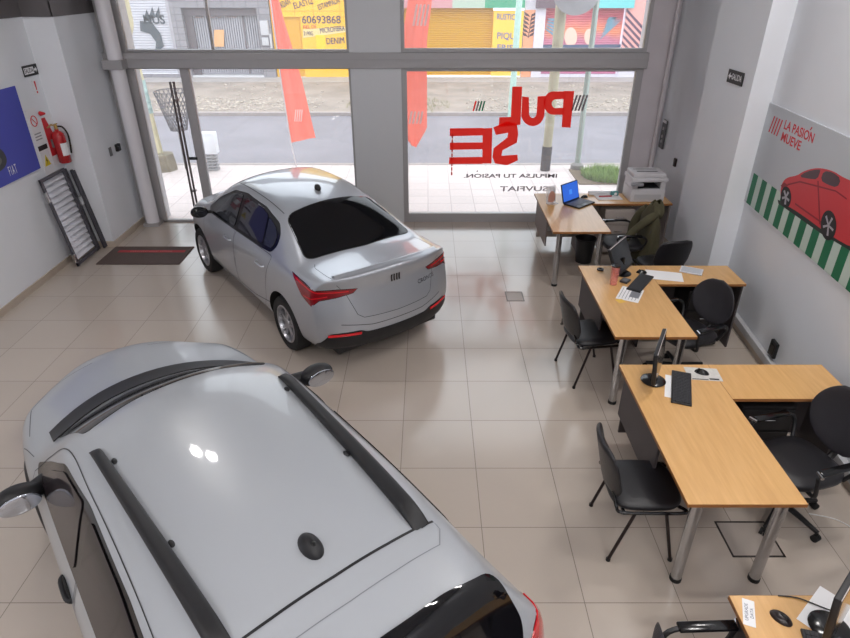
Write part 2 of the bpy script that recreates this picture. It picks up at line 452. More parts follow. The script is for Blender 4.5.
txt_on_glass('#SUVFIAT', 500, 556, 189, .11, cloth_mat('pale_grey_vinyl', (206, 198, 202), .8), 'window_lettering', 'pale grey outlined hashtag lettering, lowest line on the window', off=.002)
def slashes(px, py, w, h, cols, lab, n=4, Y=SY):
    o = at_y(px, py, Y); t = None
    root = thing('window_logo', lab, 'sticker', (o.x, Y, o.z))
    for i in range(n):
        x = (i - n / 2 + .5) * w / n * 1.0
        MB().prism([(x - w * .07 + h * .12, h / 2), (x + w * .07 + h * .12, h / 2), (x + w * .07 - h * .12, -h / 2), (x - w * .07 - h * .12, -h / 2)], 0, .001, frame((0, 0, 0), (1, 0, 0), (0, 0, 1))).done('slash', cols[i % len(cols)], root, smooth=False)
M_grn = mat('green_vinyl', (20, 130, 90), .5)
slashes(479, 106, .17, .14, [M_stk, M_stkg, M_grn, M_grn], 'tiny red and green slanted stripe mark left of the big red letters')
slashes(579.5, 103, .20, .22, [M_stkg], 'grey slanted stripe mark right of the big red letters on the window')
t = MB()
t.box(at_y(455, 0, SY).x - .002, at_y(455, 0, SY).x + .002, SY - .001, SY, .74, 1.36)
for k in range(9): t.box(at_y(455, 0, SY).x - .012, at_y(455, 0, SY).x + .012, SY - .001, SY, 1.36 - .07 * k - .05, 1.36 - .07 * k)
tag(t.done('window_lettering', cloth_mat('faded_red_vinyl', (245, 150, 140), .8), smooth=False), 'faded thin vertical red line of tiny marks crossing the left end of the red letters', 'sticker')

# ------------------------------------------------------------------ exterior
M_side = grid_mat('pale_sidewalk_tiles', (205, 192, 188), (176, 164, 160), .4, .4, 0, 9.4, lw=.006, rough=.6, var=.05, nvar=.08)
M_road = mat('asphalt', (128, 124, 130), .75, var=.1, vscale=.8)
M_dirt = mat('dusty_concrete_verge', (148, 136, 126), .9, var=.22, vscale=1.1, bump=.3, bscale=12)
def ground(name, y0, y1, z, m, x0=-34, x1=34): return struct(MB().box(x0, x1, y0, y1, z - .15, z), name, m)
ground('street_sidewalk', WY + .06, 12.68, -.01, M_side)
struct(MB().box(-34, 34, 12.68, 12.83, -.2, 0, bev=.01), 'street_kerb', mat('kerb_concrete', (160, 150, 146), .8, var=.1))
ground('street_road', 12.83, 18.3, -.10, M_road)
struct(MB().box(-34, 34, 18.3, 18.45, -.2, 0, bev=.01), 'street_kerb', MATS['kerb_concrete'])
ground('street_verge', 18.45, 24.2, -.01, M_dirt)
ground('street_footpath', 24.2, 25.5, 0.0, mat('grey_footpath', (165, 158, 154), .8, var=.1, vscale=2))
# rubble on the verge
for lab_, cx_, n_ in (('broken stones and rubble on the dusty verge across the road, left part', None, 450), ('broken stones and rubble on the dusty verge across the road, right part', 4.5, 450)):
    r = MB()
    for k in range(n_):
        x = random.gauss(-6, 1.3) if cx_ is None else random.uniform(1.2, 9); x = min(x, -2.7) if cx_ is None else x
        y = random.uniform(18.6, 20.8) if random.random() < .75 else random.uniform(18.6, 24)
        sz = random.uniform(.015, .07); b = bmesh.new(); bmesh.ops.create_icosphere(b, subdivisions=1, radius=sz)
        for v in b.verts: v.co *= random.uniform(.6, 1.2); v.co.z *= .6
        r.add(b, Matrix.Translation((x, y, .0)))
    tag(r.done('rubble', mat('rubble_stone', (176, 165, 152), .9, var=.3, vscale=3), smooth=False), lab_, 'rubble', kind='stuff')
def blade_clump(name, cx, cy, z, rad, n, h, m, label, seed):
    rnd = random.Random(seed); b = bmesh.new()
    for k in range(n):
        a = rnd.uniform(0, 2 * PI); rr = rad * math.sqrt(rnd.random()); x, y = cx + rr * math.cos(a), cy + rr * math.sin(a)
        hh = h * rnd.uniform(.4, 1); a2 = rnd.uniform(0, 2 * PI); dx, dy = math.cos(a2), math.sin(a2); w = .006 * rnd.uniform(.7, 1.6); bend = hh * rnd.uniform(.1, .7)
        P = [(0, 0), (.5, .3), (1, 1)]; prev = None
        for t, q in P:
            c = Vector((x + dx * bend * q, y + dy * bend * q, z + hh * t * (1 - .25 * q))); ww = w * (1 - t * .9)
            cur = (b.verts.new(c + Vector((-dy, dx, 0)) * ww), b.verts.new(c - Vector((-dy, dx, 0)) * ww))
            if prev: b.faces.new((prev[0], prev[1], cur[1], cur[0]))
            prev = cur
    mb = MB(); mb.add(b); return tag(mb.done(name, m), label, 'grass', kind='stuff')
M_grass = mat('grass_blades', (118, 148, 62), .7, var=.25, vscale=14)
g0 = at_z(603, 178)
struct(MB().box(g0.x - .55, g0.x + .75, 11.3, 12.3, -.02, .012), 'street_planting_bed', mat('soil', (112, 96, 78), .95, var=.2))
blade_clump('grass', g0.x + .1, 11.8, .01, .5, 2600, .22, M_grass, 'patch of bright green grass in the sidewalk by the right column', 3)
blade_clump('grass', -.9, 19.4, 0, 1.6, 900, .16, mat('dry_weeds', (140, 138, 92), .8, var=.3), 'dry greenish weeds growing along the far kerb', 5)

# --- buildings across the street: F(x0,x1,z0,z1) boxes on the plane Y=25.5
FY = 25.5
def fb(mb, x0, x1, z0, z1, out=.02, back=.3, bev=0): return mb.box(x0, x1, FY - out, FY + back, z0, z1, bev=bev)
def slats(mb, x0, x1, z0, z1, step, out, vertical=False):
    if vertical:
        x = x0
        while x < x1 - .001: mb.box(x, x + step * .6, FY - out - .03, FY - out + .02, z0, z1); x += step
        return
    z = z0
    while z < z1 - .01:
        mb.prism([(0, 0), (.03, step * .25), (.03, step * .75), (0, step)], x0, x1, Matrix(((0, 0, 1, 0), (-1, 0, 0, FY - out), (0, 1, 0, z), (0, 0, 0, 1))))
        z += step
FT = lambda x, z, out=.03: frame((x, FY - out, z), (1, 0, 0), (0, 0, 1))
def ftext(parent, s, x, z, size, m, out=.03, rot=0, off=0, name='lettering', sx=1, label=None, wd=None):
    t = MB(); text_bm(t, s, size, Matrix.Identity(4), .004, off, sx)
    if wd:
        xs = [v.co.x for v in t.bm.verts]; k = wd / (max(xs) - min(xs)); mc = (max(xs) + min(xs)) / 2
        for v in t.bm.verts: v.co.x = (v.co.x - mc) * k
    t.bm.transform(FT(x, z, out) @ Matrix.Rotation(rot, 4, 'Z'))
    o = t.done(name, m, parent, smooth=False)
    if label: o['label'] = label
    return o
def flat(parent, name, polys, m, out=.03, th=.004, label=None):
    t = MB()
    for q in polys: t.prism(q, 0, th, frame((0, FY - out, 0), (1, 0, 0), (0, 0, 1)))
    o = t.done(name, m, parent, smooth=False)
    if label: o['label'] = label
    return o
M_stone = grid_mat('grey_stone_blocks', (138, 134, 138), (105, 102, 106), .45, .22, 0, 0, lw=.008, rough=.8, var=.12, nvar=.1, axes='XZ')
M_shut = mat('grey_roller_shutter', (168, 166, 172), .6, .2, var=.08, vscale=2)
M_dkstone = mat('dark_graffiti_paint', (74, 80, 86), .7)
zf = lambda y: at_y(428, y, FY).z
xf = lambda x, y: at_y(x, y, FY).x
# grey building with white shutter
gb = thing('shutter_shop', 'grey shopfront with a pale slatted shutter and dark graffiti across the street, far left', 'building', (-12, FY, 0))
def child(o, par): 
    o.parent = par; o.matrix_parent_inverse = Matrix.Translation(par.location).inverted(); return o
def fchild(mb, name, m, par, smooth=False, label=None):
    o = mb.done(name, m, None, smooth=smooth); child(o, par)
    if label: o['label'] = label
    return o
w = MB(); fb(w, -22, -13.3, 0, 5); fb(w, -13.3, -9.64, 2.9, 5); fb(w, -9.75, -9.64, 0, 2.9, .06); fchild(w, 'wall', mat('pale_grey_render', (172, 168, 172), .85, var=.08), gb)
w = MB(); slats(w, -13.3, -9.75, .12, 2.9, .09, -.05); fchild(w, 'roller_shutter', mat('pale_shutter', (196, 194, 200), .6), gb)
w = MB(); w.box(-13.4, -9.64, FY - .12, FY, 0, .12); fchild(w, 'threshold', M_stone, gb)
def gchild(o, par): return child(o, par)
# graffiti: crown, tag and dark blob
def fpts(pts): return [(xf(x, y), zf(y)) for x, y in pts]
def k1(l): return fpts([(90 + x / 5.3125, y / 5.3125) for x, y in l])
o = flat(None, 'graffiti', [k1([(285, 110), (300, 50), (315, 85), (330, 35), (345, 85), (365, 35), (372, 80), (385, 100), (350, 92), (300, 112)]),
     k1([(265, 110), (330, 120), (375, 180), (392, 245), (360, 280), (345, 275), (352, 225), (320, 180), (268, 165)])], M_dkstone, .0, label='dark blue-grey graffiti'); child(o, gb)
o = ftext(None, 'NUS', xf(154, 20), zf(20), .42, M_dkstone, .0, name='graffiti_tag', off=.01); child(o, gb)
# stone garage building
sb = thing('stone_garage', 'grey stone-clad garage front with a recessed ribbed metal gate across the street', 'building', (-7.8, FY, 0))
w = MB(); fb(w, -9.62, -9.2, 0, 5, .12); fb(w, -6.4, -5.92, 0, 5, .12); fb(w, -9.2, -6.4, 2.42, 5, .12); fchild(w, 'wall', M_stone, sb)
w = MB(); slats(w, -8.9, -6.4, .1, 2.15, .09, -.22, True); w.box(-9.2, -6.4, FY + .25, FY + .3, .05, 2.42); fchild(w, 'gate', M_shut, sb)
w = MB(); w.box(-9.2, -8.9, FY + .1, FY + .3, 0, 2.42); w.box(-9.2, -6.4, FY + .05, FY + .3, 2.15, 2.42); w.box(-7.05, -6.98, FY + .16, FY + .22, .1, 2.15); fchild(w, 'gate_frame', mat('dark_gate_frame', (104, 96, 100), .7), sb)
w = MB(); w.box(-9.2, -6.4, FY - .1, FY + .25, 0, .06); fchild(w, 'doorstep', mat('pale_step', (200, 198, 200), .8), sb)
o = flat(None, 'poster', [fpts([(213, 30), (223, 30), (223, 47), (213, 47)])], mat('orange_flyer', (224, 170, 120), .7), -.14); child(o, sb)
o = ftext(None, 'ZHOS RU', xf(215, 17), zf(15), .34, mat('brown_spray', (150, 130, 126), .8), -.135, name='graffiti_tag', wd=1.6); child(o, sb)
for a, b2, c, e in ((-6.3, -6.0, 1.5, 2.0), (-6.3, -6.05, 1.15, 1.42), (-6.0, -5.88, 1.05, 1.55)):
    w = MB(); w.box(a, min(b2, -5.93), FY - .2, FY - .12, c, e, bev=.01); w.box(a + .05, b2 - .05, FY - .205, FY - .2, c + .06, e - .06); fchild(w, 'meter_box', mat('meter_box_grey', (190, 188, 190), .6), sb)
# yellow shop
M_yel = mat('yellow_wall_paint', (238, 184, 52), .75, var=.05, vscale=1.2)
M_gold = mat('gold_shutter', (212, 160, 30), .5, .1)
M_ink = mat('navy_sign_paint', (40, 38, 92), .7)
ys = thing('yellow_fabric_shop', 'bright yellow shopfront with painted words and a golden roller shutter across the street', 'building', (-2, FY, 0))
w = MB(); fb(w, -5.9, -5.46, 0, 5); fb(w, -4.8, -.95, 0, 5); fb(w, -5.46, -4.8, 2.1, 5); fb(w, -.95, 2.45, 2.42, 5); fb(w, -5.75, -5.6, 0, 5, .08); fchild(w, 'wall', M_yel, ys)
w = MB(); w.box(-5.46, -4.8, FY + .04, FY + .1, 0, 2.1); w.box(-5.4, -4.86, FY + .03, FY + .05, .1, 2.0, bev=.01); fchild(w, 'door', mat('ochre_door', (214, 158, 40), .6), ys)
w = MB(); slats(w, -.95, 2.45, .05, 2.42, .075, -.1); fchild(w, 'roller_shutter', M_gold, ys)
w = MB(); fb(w, 2.45, 3.58, .05, 2.32, .12, bev=.01); fchild(w, 'sign_panel', mat('light_yellow_panel', (248, 196, 70), .7), ys)
w = MB(); w.box(xf(316, 40), xf(325.5, 40), FY - .05, FY, .35, 1.5, bev=.01); fchild(w, 'hatch', mat('lemon_hatch', (240, 196, 20), .6), ys)
w = MB()
for x in (-5.0, -4.3, -3.3): w.box(x, x + .02, FY - .025, FY, 2.12, 3.0)
for z in (2.1, 2.3): w.box(-5.46, -2.0, FY - .026, FY, z, z + .02)
fchild(w, 'joint_lines', mat('ochre_joint', (206, 150, 50), .8), ys)
M_wht = mat('white_backing', (226, 220, 214), .8)
o = flat(None, 'label_strip', [fpts([(303, 29), (346, 27), (346, 32), (303, 38)])], mat('pale_yellow_patch', (226, 200, 140), .8), .024); child(o, ys)
for s, x, y, sz, rot, wd in (('60693868', 321.5, 20, .38, 0, 1.45), ('MICROFIBRA', 332.5, 29.5, .26, .1, .95), ('2190G', 308.5, 33.5, .2, 0, .36), ('DENIM', 335.5, 41, .32, .05, .68), ('JORDAN', 283.5, 4.5, .3, .42, .55), ('ELASTIZ', 303.5, 3.5, .3, .25, .75), ('ESTAMPADA', 329, 4, .26, .3, .85)):
    o = ftext(None, s, xf(x, y), zf(y), sz, M_ink, .034, rot, 0, wd=wd); child(o, ys)
o = ftext(None, 'PIEL DE', xf(310, 27), zf(27), .18, mat('red_sign_paint', (200, 70, 60), .7), .034, .05, wd=.5); child(o, ys)
for s, y, sz in (('RUSTICO', 17, .28), ('PIQUE', 36, .32), ('FRISA', 47.5, .28)):
    o = ftext(None, s, xf(508, y), zf(y), sz, mat('grey_blue_sign_paint', (120, 120, 150), .7), .13, -.03, .005, wd=.85); child(o, ys)
for x0, x1, c in ((-1.0, .9, (196, 140, 142)), (.9, 2.1, (170, 186, 168)), (2.1, 3.58, (58, 150, 112))):
    w = MB(); w.box(x0, x1, FY - .25, FY - .1, 2.42, 3.0); fchild(w, 'awning_board', mat('board%d' % c[0], c, .7), ys)
# mural shop
ms = thing('mural_shop', 'shopfront with pink and orange shutter mural of blue wings across the street', 'building', (6, FY, 0))
w = MB(); fb(w, 4.02, 4.4, 0, 5, .1); fb(w, 4.4, 7.4, 2.42, 5); fb(w, 7.4, 8.3, 0, 5, .06); fb(w, 3.62, 4.02, 0, 5); fb(w, 4.4, 7.4, 0, .1); fchild(w, 'wall', mat('white_lilac_wall', (214, 208, 218), .8, var=.05), ms)
def mural_mat():
    m = bpy.data.materials.new('shutter_mural'); m.use_nodes = True; nt = m.node_tree; b = nt.nodes['Principled BSDF']; b.inputs['Roughness'].default_value = .7
    g = nt.nodes.new('ShaderNodeNewGeometry'); sp = nt.nodes.new('ShaderNodeSeparateXYZ'); nt.links.new(g.outputs['Position'], sp.inputs[0])
    mr = nt.nodes.new('ShaderNodeMapRange'); mr.inputs['From Min'].default_value = .9; mr.inputs['From Max'].default_value = 2.4; nt.links.new(sp.outputs['Z'], mr.inputs['Value'])
    n = nt.nodes.new('ShaderNodeTexNoise'); n.inputs['Scale'].default_value = 1.2; nt.links.new(g.outputs['Position'], n.inputs['Vector'])
    a = nt.nodes.new('ShaderNodeMath'); a.operation = 'MULTIPLY_ADD'; a.inputs[1].default_value = .4; nt.links.new(n.outputs['Fac'], a.inputs[0]); nt.links.new(mr.outputs['Result'], a.inputs[2])
    c = nt.nodes.new('ShaderNodeValToRGB'); nt.links.new(a.outputs[0], c.inputs[0]); e = c.color_ramp.elements
    e[0].position = .15; e[0].color = lin((190, 120, 150)); e[1].position = 1.2 if False else 1.0; e[1].color = lin((196, 98, 110))
    for p, q in ((.5, (206, 128, 150)), (.7, (232, 150, 110)), (.85, (222, 130, 120))):
        x = e.new(p); x.color = lin(q)
    nt.links.new(c.outputs[0], b.inputs['Base Color']); return m
w = MB(); slats(w, 4.4, 7.35, .1, 2.4, .08, -.08); fchild(w, 'roller_shutter', mural_mat(), ms)
M_wing = mat('blue_wing_paint', (110, 150, 170), .7); M_eye = mat('cream_mural_paint', (240, 196, 178), .7)
def k4(l): return fpts([(480 + x / 5, y / 5) for x, y in l])
wing = []
for i in range(5):
    wing.append(k4([(600 + i * 8, 200 - i * 22), (690 - i * 2, 118 - i * 8), (712 - i * 6, 96 - i * 2), (640 + i * 2, 150 - i * 16), (606 + i * 8, 188 - i * 22)]))
    wing.append(k4([(382, 190 - i * 20), (330 + i * 4, 150 - i * 12), (326 + i * 3, 140 - i * 12), (380, 172 - i * 20)]))
o = flat(None, 'wing_painting', wing, M_wing, -.045); child(o, ms)
o = flat(None, 'face_painting', [k4([(p[0], p[1]) for p in arc(455, 185, 32, 48, 0, 360, 20)[:-1]]), k4([(p[0], p[1]) for p in arc(550, 185, 28, 42, 0, 360, 20)[:-1]])], M_eye, -.044); child(o, ms)
o = flat(None, 'water_painting', [k4([(308, 225), (712, 222), (712, 238), (308, 240)])], mat('dark_blue_mural_paint', (74, 84, 112), .7), -.043); child(o, ms)
o = flat(None, 'leaf_background', [[(3.63, 0), (4.02, 0), (4.02, 2.35), (3.63, 2.35)]], mat('salmon_mural_paint', (236, 160, 120), .7), .022, label='salmon painted strip'); child(o, ms)
lv = []
for i in range(6):
    y0 = 185 - i * 20
    for sgn in (-1, 1):
        cx = 245 + (i - 2) * 2; lv.append(k4([(cx, y0), (cx + sgn * 12, y0 - 16), (cx + sgn * 30, y0 - 26), (cx + sgn * 24, y0 - 8)]))
lv.append(k4([(238, 190), (242, 190), (262, 70), (258, 70)]))
o = flat(None, 'leaf_painting', lv, mat('dark_leaf_paint', (72, 40, 48), .7), .03); child(o, ms)
o = flat(None, 'diagonal_background', [[(7.4, .5), (8.3, .5), (8.3, 2.7), (7.4, 2.7)]], mat('pink_mural_paint', (236, 168, 160), .7), .064, label='pink painted pier'); child(o, ms)
dg_ = [[(7.4 + .0, 2.4 - i * .22), (7.4, 2.3 - i * .22), (8.2, 1.6 - i * .22), (8.2, 1.72 - i * .22)] for i in range(7)]
o = flat(None, 'diagonal_painting', dg_, mat('plum_mural_paint', (96, 70, 92), .7), .072); child(o, ms)
w = MB(); w.box(6.1, 7.6, FY - .3, FY - .1, 2.42, 3.1); fchild(w, 'sign_board', mat('teal_sign', (110, 196, 196), .6), ms)
w = MB(); w.box(4.0, 5.0, FY - .3, FY - .1, 2.42, 3.1); fchild(w, 'sign_board', mat('plum_sign', (96, 74, 84), .6), ms, label='dark plum sign board')
w = MB(); fb(w, 8.3, 24, 0, 5); tag(w.done('grey_shop', mat('grey_render', (160, 158, 160), .85, var=.1), smooth=False), 'plain grey shopfront at the far right across the street', 'building')

# --- street furniture
PYS = 12.35
M_pole = mat('cream_pole_paint', (206, 196, 160), .7, var=.12, vscale=5)
def X(px, py, Y): return at_y(px, py, Y)
a0 = X(163, 166, PYS); a1 = X(138, 72, PYS); a2 = X(118, -8, PYS)
tr = thing('utility_pole', 'leaning cream wooden utility pole with torn posters outside the glass door', 'pole', (a0.x, PYS, 0))
def rel(mb, name, m, par, smooth=True, label=None):
    o = mb.done(name, m, None, smooth=smooth); child(o, par)
    if label: o['label'] = label
    return o
dirv = (a1 - a0)
t = MB().tube(curve_pts([(a0.x, PYS, -.01), (a1.x, PYS, a1.z), (a1.x - .05, PYS, 2.35), (a2.x, PYS, 3.1), (a2.x - .1, PYS, 5)], 8), [.075] * 18 + [.09, .12, .14] + [.15] * 12, 14)
rel(t, 'trunk', M_pole, tr)
t = MB().tube([a0 + dirv * .58, a0 + dirv * .72, a0 + dirv * .92], .086, 14); rel(t, 'poster', mat('faded_teal_poster', (176, 200, 194), .8, var=.3, vscale=12), tr)
t = MB().lathe([(0, 0), (.26, 0), (.25, .12), (.22, .32), (.12, .34), (0, .34)], 8, Matrix.Translation((a0.x + .03, PYS, -.01))); rel(t, 'stone_base', mat('mossy_stone', (128, 118, 98), .9, var=.25, vscale=8), tr, smooth=False)
# wire litter basket on a post
bx = X(176, 128, 13.0)
bk = thing('litter_basket', 'dark wire-mesh litter basket on a post at the kerb behind the door pull', 'litter bin', (-4.95, 12.4, 0))
n = 22; t = MB()
def bp_(u, v): r = .16 + .17 * v; return Vector((-4.95 + r * math.cos(u * 2 * PI), 12.4 + r * math.sin(u * 2 * PI), .78 + .72 * v))
for i in range(n):
    for sg in (1, -1): t.tube([bp_((i + sg * k * .6) / n, k / 8) for k in range(9)], .006, 4)
for v in (0, .33, .66, 1): t.tube([bp_(i / 16, v) for i in range(16)], .008, 5, closed=True)
rel(t, 'wire_mesh', mat('dark_wire', (96, 92, 96), .6, .5), bk)
t = MB().cyl((-4.95, 12.4, -.01), (-4.95, 12.4, .8), .03); t.cyl((-4.95, 12.4, .77), (-4.95, 12.4, .79), .165); rel(t, 'post', MATS['dark_wire'], bk)
# white utility box on a vented foot
ub = thing('utility_box', 'small white utility cabinet on a slotted grey foot at the kerb', 'utility cabinet', (-4.36, 12.3, 0))
t = MB().box(-4.53, -4.22, 12.22, 12.42, .33, .74, bev=.01); rel(t, 'cabinet', mat('white_cabinet', (226, 228, 232), .6), ub)
t = MB()
for k in range(5): t.box(-4.48, -4.26, 12.24, 12.4, .0 + k * .062, .035 + k * .062)
t.box(-4.38, -4.34, 12.27, 12.37, -.01, .34); rel(t, 'slotted_foot', mat('grey_foot', (150, 150, 152), .7), ub)
# coral feather banners
M_flag = cloth_mat('coral_banner_cloth', (255, 128, 108), .5)
def banner(name, label, pole_pts, left, right, Y, logo):
    root = thing(name, label, 'banner', (pole_pts[0][0], Y, 0), 0, 'coral feather banners outside the windows')
    t = MB().tube([(x, Y, z) for x, z in pole_pts], .012, 8); rel(t, 'pole', mat('white_fibre_pole', (214, 206, 206), .5), root)
    t = MB(); rnd = random.Random(len(label))
    def fn(u, v):
        k = v * (len(left) - 1); i = min(int(k), len(left) - 2); f = k - i
        a = Vector(left[i]).lerp(Vector(left[i + 1]), f); b2 = Vector(right[i]).lerp(Vector(right[i + 1]), f); q = a.lerp(b2, u)
        return Vector((q.x, Y + .03 * math.sin(u * 5 + v * 6) * (u + .1) + .02 * math.sin(u * 11), q.y))
    t.sheet(fn, 14, 40); cl = rel(t, 'cloth', M_flag, root)
    for (cx, cz, h, wd) in logo:
        for i in range(4):
            x = cx + (i - 1.5) * wd / 4
            t = MB().prism([(x - wd * .07 + h * .1, cz + h / 2), (x + wd * .07 + h * .1, cz + h / 2), (x + wd * .07 - h * .1, cz - h / 2), (x - wd * .07 - h * .1, cz - h / 2)], 0, .003, frame((0, Y - .055, 0), (1, 0, 0), (0, 0, 1)))
            rel(t, 'printed_stripe', mat('pale_pink_print', (255, 205, 196), .7), root)
    return root
PZ = lambda px, py, Y: (at_y(px, py, Y).x, at_y(px, py, Y).z)
F1 = 12.2
banner('feather_banner', 'coral red feather banner on a thin pole behind the silver car', [(PZ(297, 168, F1)[0], -.01), PZ(291, 143, F1), PZ(281, 80, F1), PZ(272, 10, F1), PZ(262, -60, F1)],
       [PZ(291, 143, F1), PZ(281, 80, F1), PZ(272, 20, F1), PZ(264, -40, F1)], [PZ(316, 137, F1), PZ(302, 80, F1), PZ(284, 20, F1), PZ(270, -40, F1)], F1, [(*PZ(299, 115, F1), .22, .16)])
F2 = 10.6
banner('feather_banner', 'coral red feather banner with rounded foot right of the grey column', [(PZ(404, 190, F2)[0], -.01), PZ(404, 130, F2), PZ(403, 40, F2), PZ(404, -60, F2)],
       [PZ(412, 146, F2), PZ(404, 135, F2), PZ(402, 80, F2), PZ(402, 40, F2), PZ(408, 0, F2), PZ(414, -50, F2)], [PZ(416, 147, F2), PZ(427, 128, F2), PZ(427, 80, F2), PZ(427, 40, F2), PZ(432, 0, F2), PZ(436, -50, F2)], F2,
       [(*PZ(416, 117, F2), .2, .24), (*PZ(421, 15, F2), .3, .24)])
# concrete pole with black foot, steel pole, round sign, green post
q0 = X(545, 170, 12.3); q1 = X(562, 0, 12.3)
cp_ = thing('lamp_post', 'thick olive-grey street post with a black painted foot behind the red letters', 'pole', (q0.x, 12.3, 0))
s_ = (q1.x - q0.x) / q1.z
rel(MB().cyl((q0.x + s_ * .46, 12.3, .46), (q0.x + s_ * 5, 12.3, 5), .085, .12, 20), 'shaft', mat('olive_grey_concrete', (168, 160, 134), .8, var=.12, vscale=4), cp_)
rel(MB().cyl((q0.x, 12.3, -.01), (q0.x + s_ * .47, 12.3, .47), .10, .10, 20), 'painted_foot', mat('black_pole_paint', (58, 50, 54), .7), cp_)
q2 = X(577, 166, 12.35)
sp_ = thing('steel_post', 'slim grey-green steel post with a collar at its foot right of the olive post', 'pole', (q2.x, 12.35, 0))
rel(MB().cyl((q2.x, 12.35, 0), (q2.x + .0, 12.35, 5), .055, .05, 16), 'shaft', mat('grey_green_steel', (150, 160, 152), .5, .3), sp_)
rel(MB().lathe([(0, 0), (.13, 0), (.13, .1), (.07, .14), (0, .14)], 20, Matrix.Translation((q2.x, 12.35, -.01))), 'collar', mat('concrete_collar', (130, 126, 122), .8), sp_)
dc = X(577, -12, 12.1)
rs = thing('round_sign', 'back of a round grey street sign above the window transom', 'sign', (dc.x, 12.1, dc.z))
rel(MB().lathe([(0, -.05), (.2, -.035), (.36, 0), (.43, .012), (.43, .03), (0, .03)], 40, Matrix.Translation((dc.x, 12.1, dc.z)) @ Matrix.Rotation(-PI / 2, 4, 'X') @ Matrix.Scale(-1, 4, (0, 0, 1))), 'disc', mat('weathered_zinc', (150, 148, 150), .5, .4, var=.12, vscale=6), rs)
rel(MB().box(dc.x - .03, dc.x + .32, 12.12, 12.32, dc.z + .1, dc.z + .14), 'bracket', M_steel, rs)
q3 = X(511, 112, 18.1)
tag(MB().cyl((q3.x, 18.1, -.2), (q3.x + .05, 18.1, 5), .09, .08, 16).done('green_post', mat('seafoam_paint', (176, 206, 192), .7, var=.1)), 'pale sea-green post on the far kerb above the red letters', 'pole')

# ------------------------------------------------------------------ cars
def interp(keys, x):
    xs = [k[0] for k in keys]; ys = [k[1] for k in keys]
    # monotone cubic (pchip-like)
    if x <= xs[0]: return ys[0]
    if x >= xs[-1]: return ys[-1]
    n = len(xs); d = [(ys[i + 1] - ys[i]) / (xs[i + 1] - xs[i]) for i in range(n - 1)]
    m = [d[0]] + [0 if d[i - 1] * d[i] <= 0 else 2 * d[i - 1] * d[i] / (d[i - 1] + d[i]) for i in range(1, n - 1)] + [d[-1]]
    for i in range(n - 1):
        if x <= xs[i + 1]:
            h = xs[i + 1] - xs[i]; t = (x - xs[i]) / h
            return (2 * t ** 3 - 3 * t * t + 1) * ys[i] + (t ** 3 - 2 * t * t + t) * h * m[i] + (-2 * t ** 3 + 3 * t * t) * ys[i + 1] + (t ** 3 - t * t) * h * m[i + 1]
def car_body(sp):
    T7 = (-1, -.72, -.38, 0, .38, .72, 1)
    xr, xf_ = sp['x0'], sp['x1']
    def sec(x):
        W, B, T, R, RZ, C = (interp(sp[k], x) for k in ('W', 'B', 'T', 'R', 'RZ', 'C'))
        mid = B + (T - B) * .5
        side = [(W - .10, B), (W - .015, B + .10), (W, mid), (W - .01, T - .09), (W - .055, T), ((W - .07) * .42 + R * .58 + .012, T * .42 + RZ * .58), (R, RZ)]
        top = [(t * R * .93 if abs(t) > .5 else t * R, RZ + (C - RZ) * (1 - abs(t) ** 2.3)) for t in T7[1:-1]]
        return side, top
    def shift(x, y, z, W):
        q = (abs(y) / W) ** 2.6
        fr = max(0, 1 - (x - xr) / sp['rl']) ; ff = max(0, 1 - (xf_ - x) / sp['fl'])
        return x + fr ** 1.5 * (sp['rb'] * q) + fr ** 1.2 * interp(sp['rp'], z) - ff ** 1.5 * (sp['fb'] * q) - ff ** 1.2 * interp(sp['fp'], z)
    xs = sp['st']
    bm = bmesh.new(); rings = []; ends = {}
    for i, x in enumerate(xs):
        side, top = sec(x); W = interp(sp['W'], x)
        ring = []
        for t in T7[1:-1]: ring.append((t * side[0][0], side[0][1]))        # bottom, -y to +y
        for p in side: ring.append(p)                                     # left side (+y) upward
        for t, p in list(zip(T7[1:-1], top))[::-1]: ring.append(p)         # top from +y to -y
        for p in side[::-1]: ring.append((-p[0], p[1]))                   # right side downward
        rings.append([bm.verts.new((shift(x, y, z, W), y, z)) for y, z in ring])
    n = len(rings[0])
    for A, B in zip(rings, rings[1:]):
        for k in range(n): bm.faces.new((A[k], A[(k + 1) % n], B[(k + 1) % n], B[k]))
    for idx in (0, -1):
        x = xs[idx]; side, top = sec(x); W = interp(sp['W'], x); R_ = rings[idx]
        G = [[None] * 7 for _ in range(7)]
        for c in range(5): G[0][c + 1] = R_[c]
        for r in range(7): G[r][6] = R_[5 + r]
        for c in range(5): G[6][5 - c] = R_[12 + c]
        for r in range(7): G[6 - r][0] = R_[17 + r]
        for r in range(1, 6):
            for c in range(1, 6):
                y = T7[c] * side[r][0]; z = side[r][1]
                G[r][c] = bm.verts.new((shift(x, y, z, W), y, z))
        for r in range(6):
            for c in range(6): bm.faces.new((G[r][c], G[r][c + 1], G[r + 1][c + 1], G[r + 1][c]))
    bmesh.ops.recalc_face_normals(bm, faces=bm.faces[:])
    me = bpy.data.meshes.new('body'); bm.to_mesh(me); bm.free(); return me
def apply_mods(o):
    dg = bpy.context.evaluated_depsgraph_get(); dg.update()
    me = bpy.data.meshes.new_from_object(o.evaluated_get(dg), preserve_all_data_layers=True, depsgraph=dg)
    o.modifiers.clear(); o.data = me; return o
M_tyre = mat('tyre_rubber', (24, 24, 26), .75)
M_rim = mat('alloy_rim', (176, 176, 182), .3, .8)
M_dark = mat('dark_cavity', (14, 14, 15), .8)
M_tint = mat('dark_car_glass', (11, 11, 15), .06, spec=.4)
M_lamp = mat('red_lamp_lens', (130, 10, 22), .12, coat=1)
M_lampb = mat('bright_red_reflector', (220, 30, 40), .2)
M_clad = mat('textured_black_trim', (20, 20, 24), .5)
M_mir = mat('mirror_glass', (190, 195, 205), .03, 1)
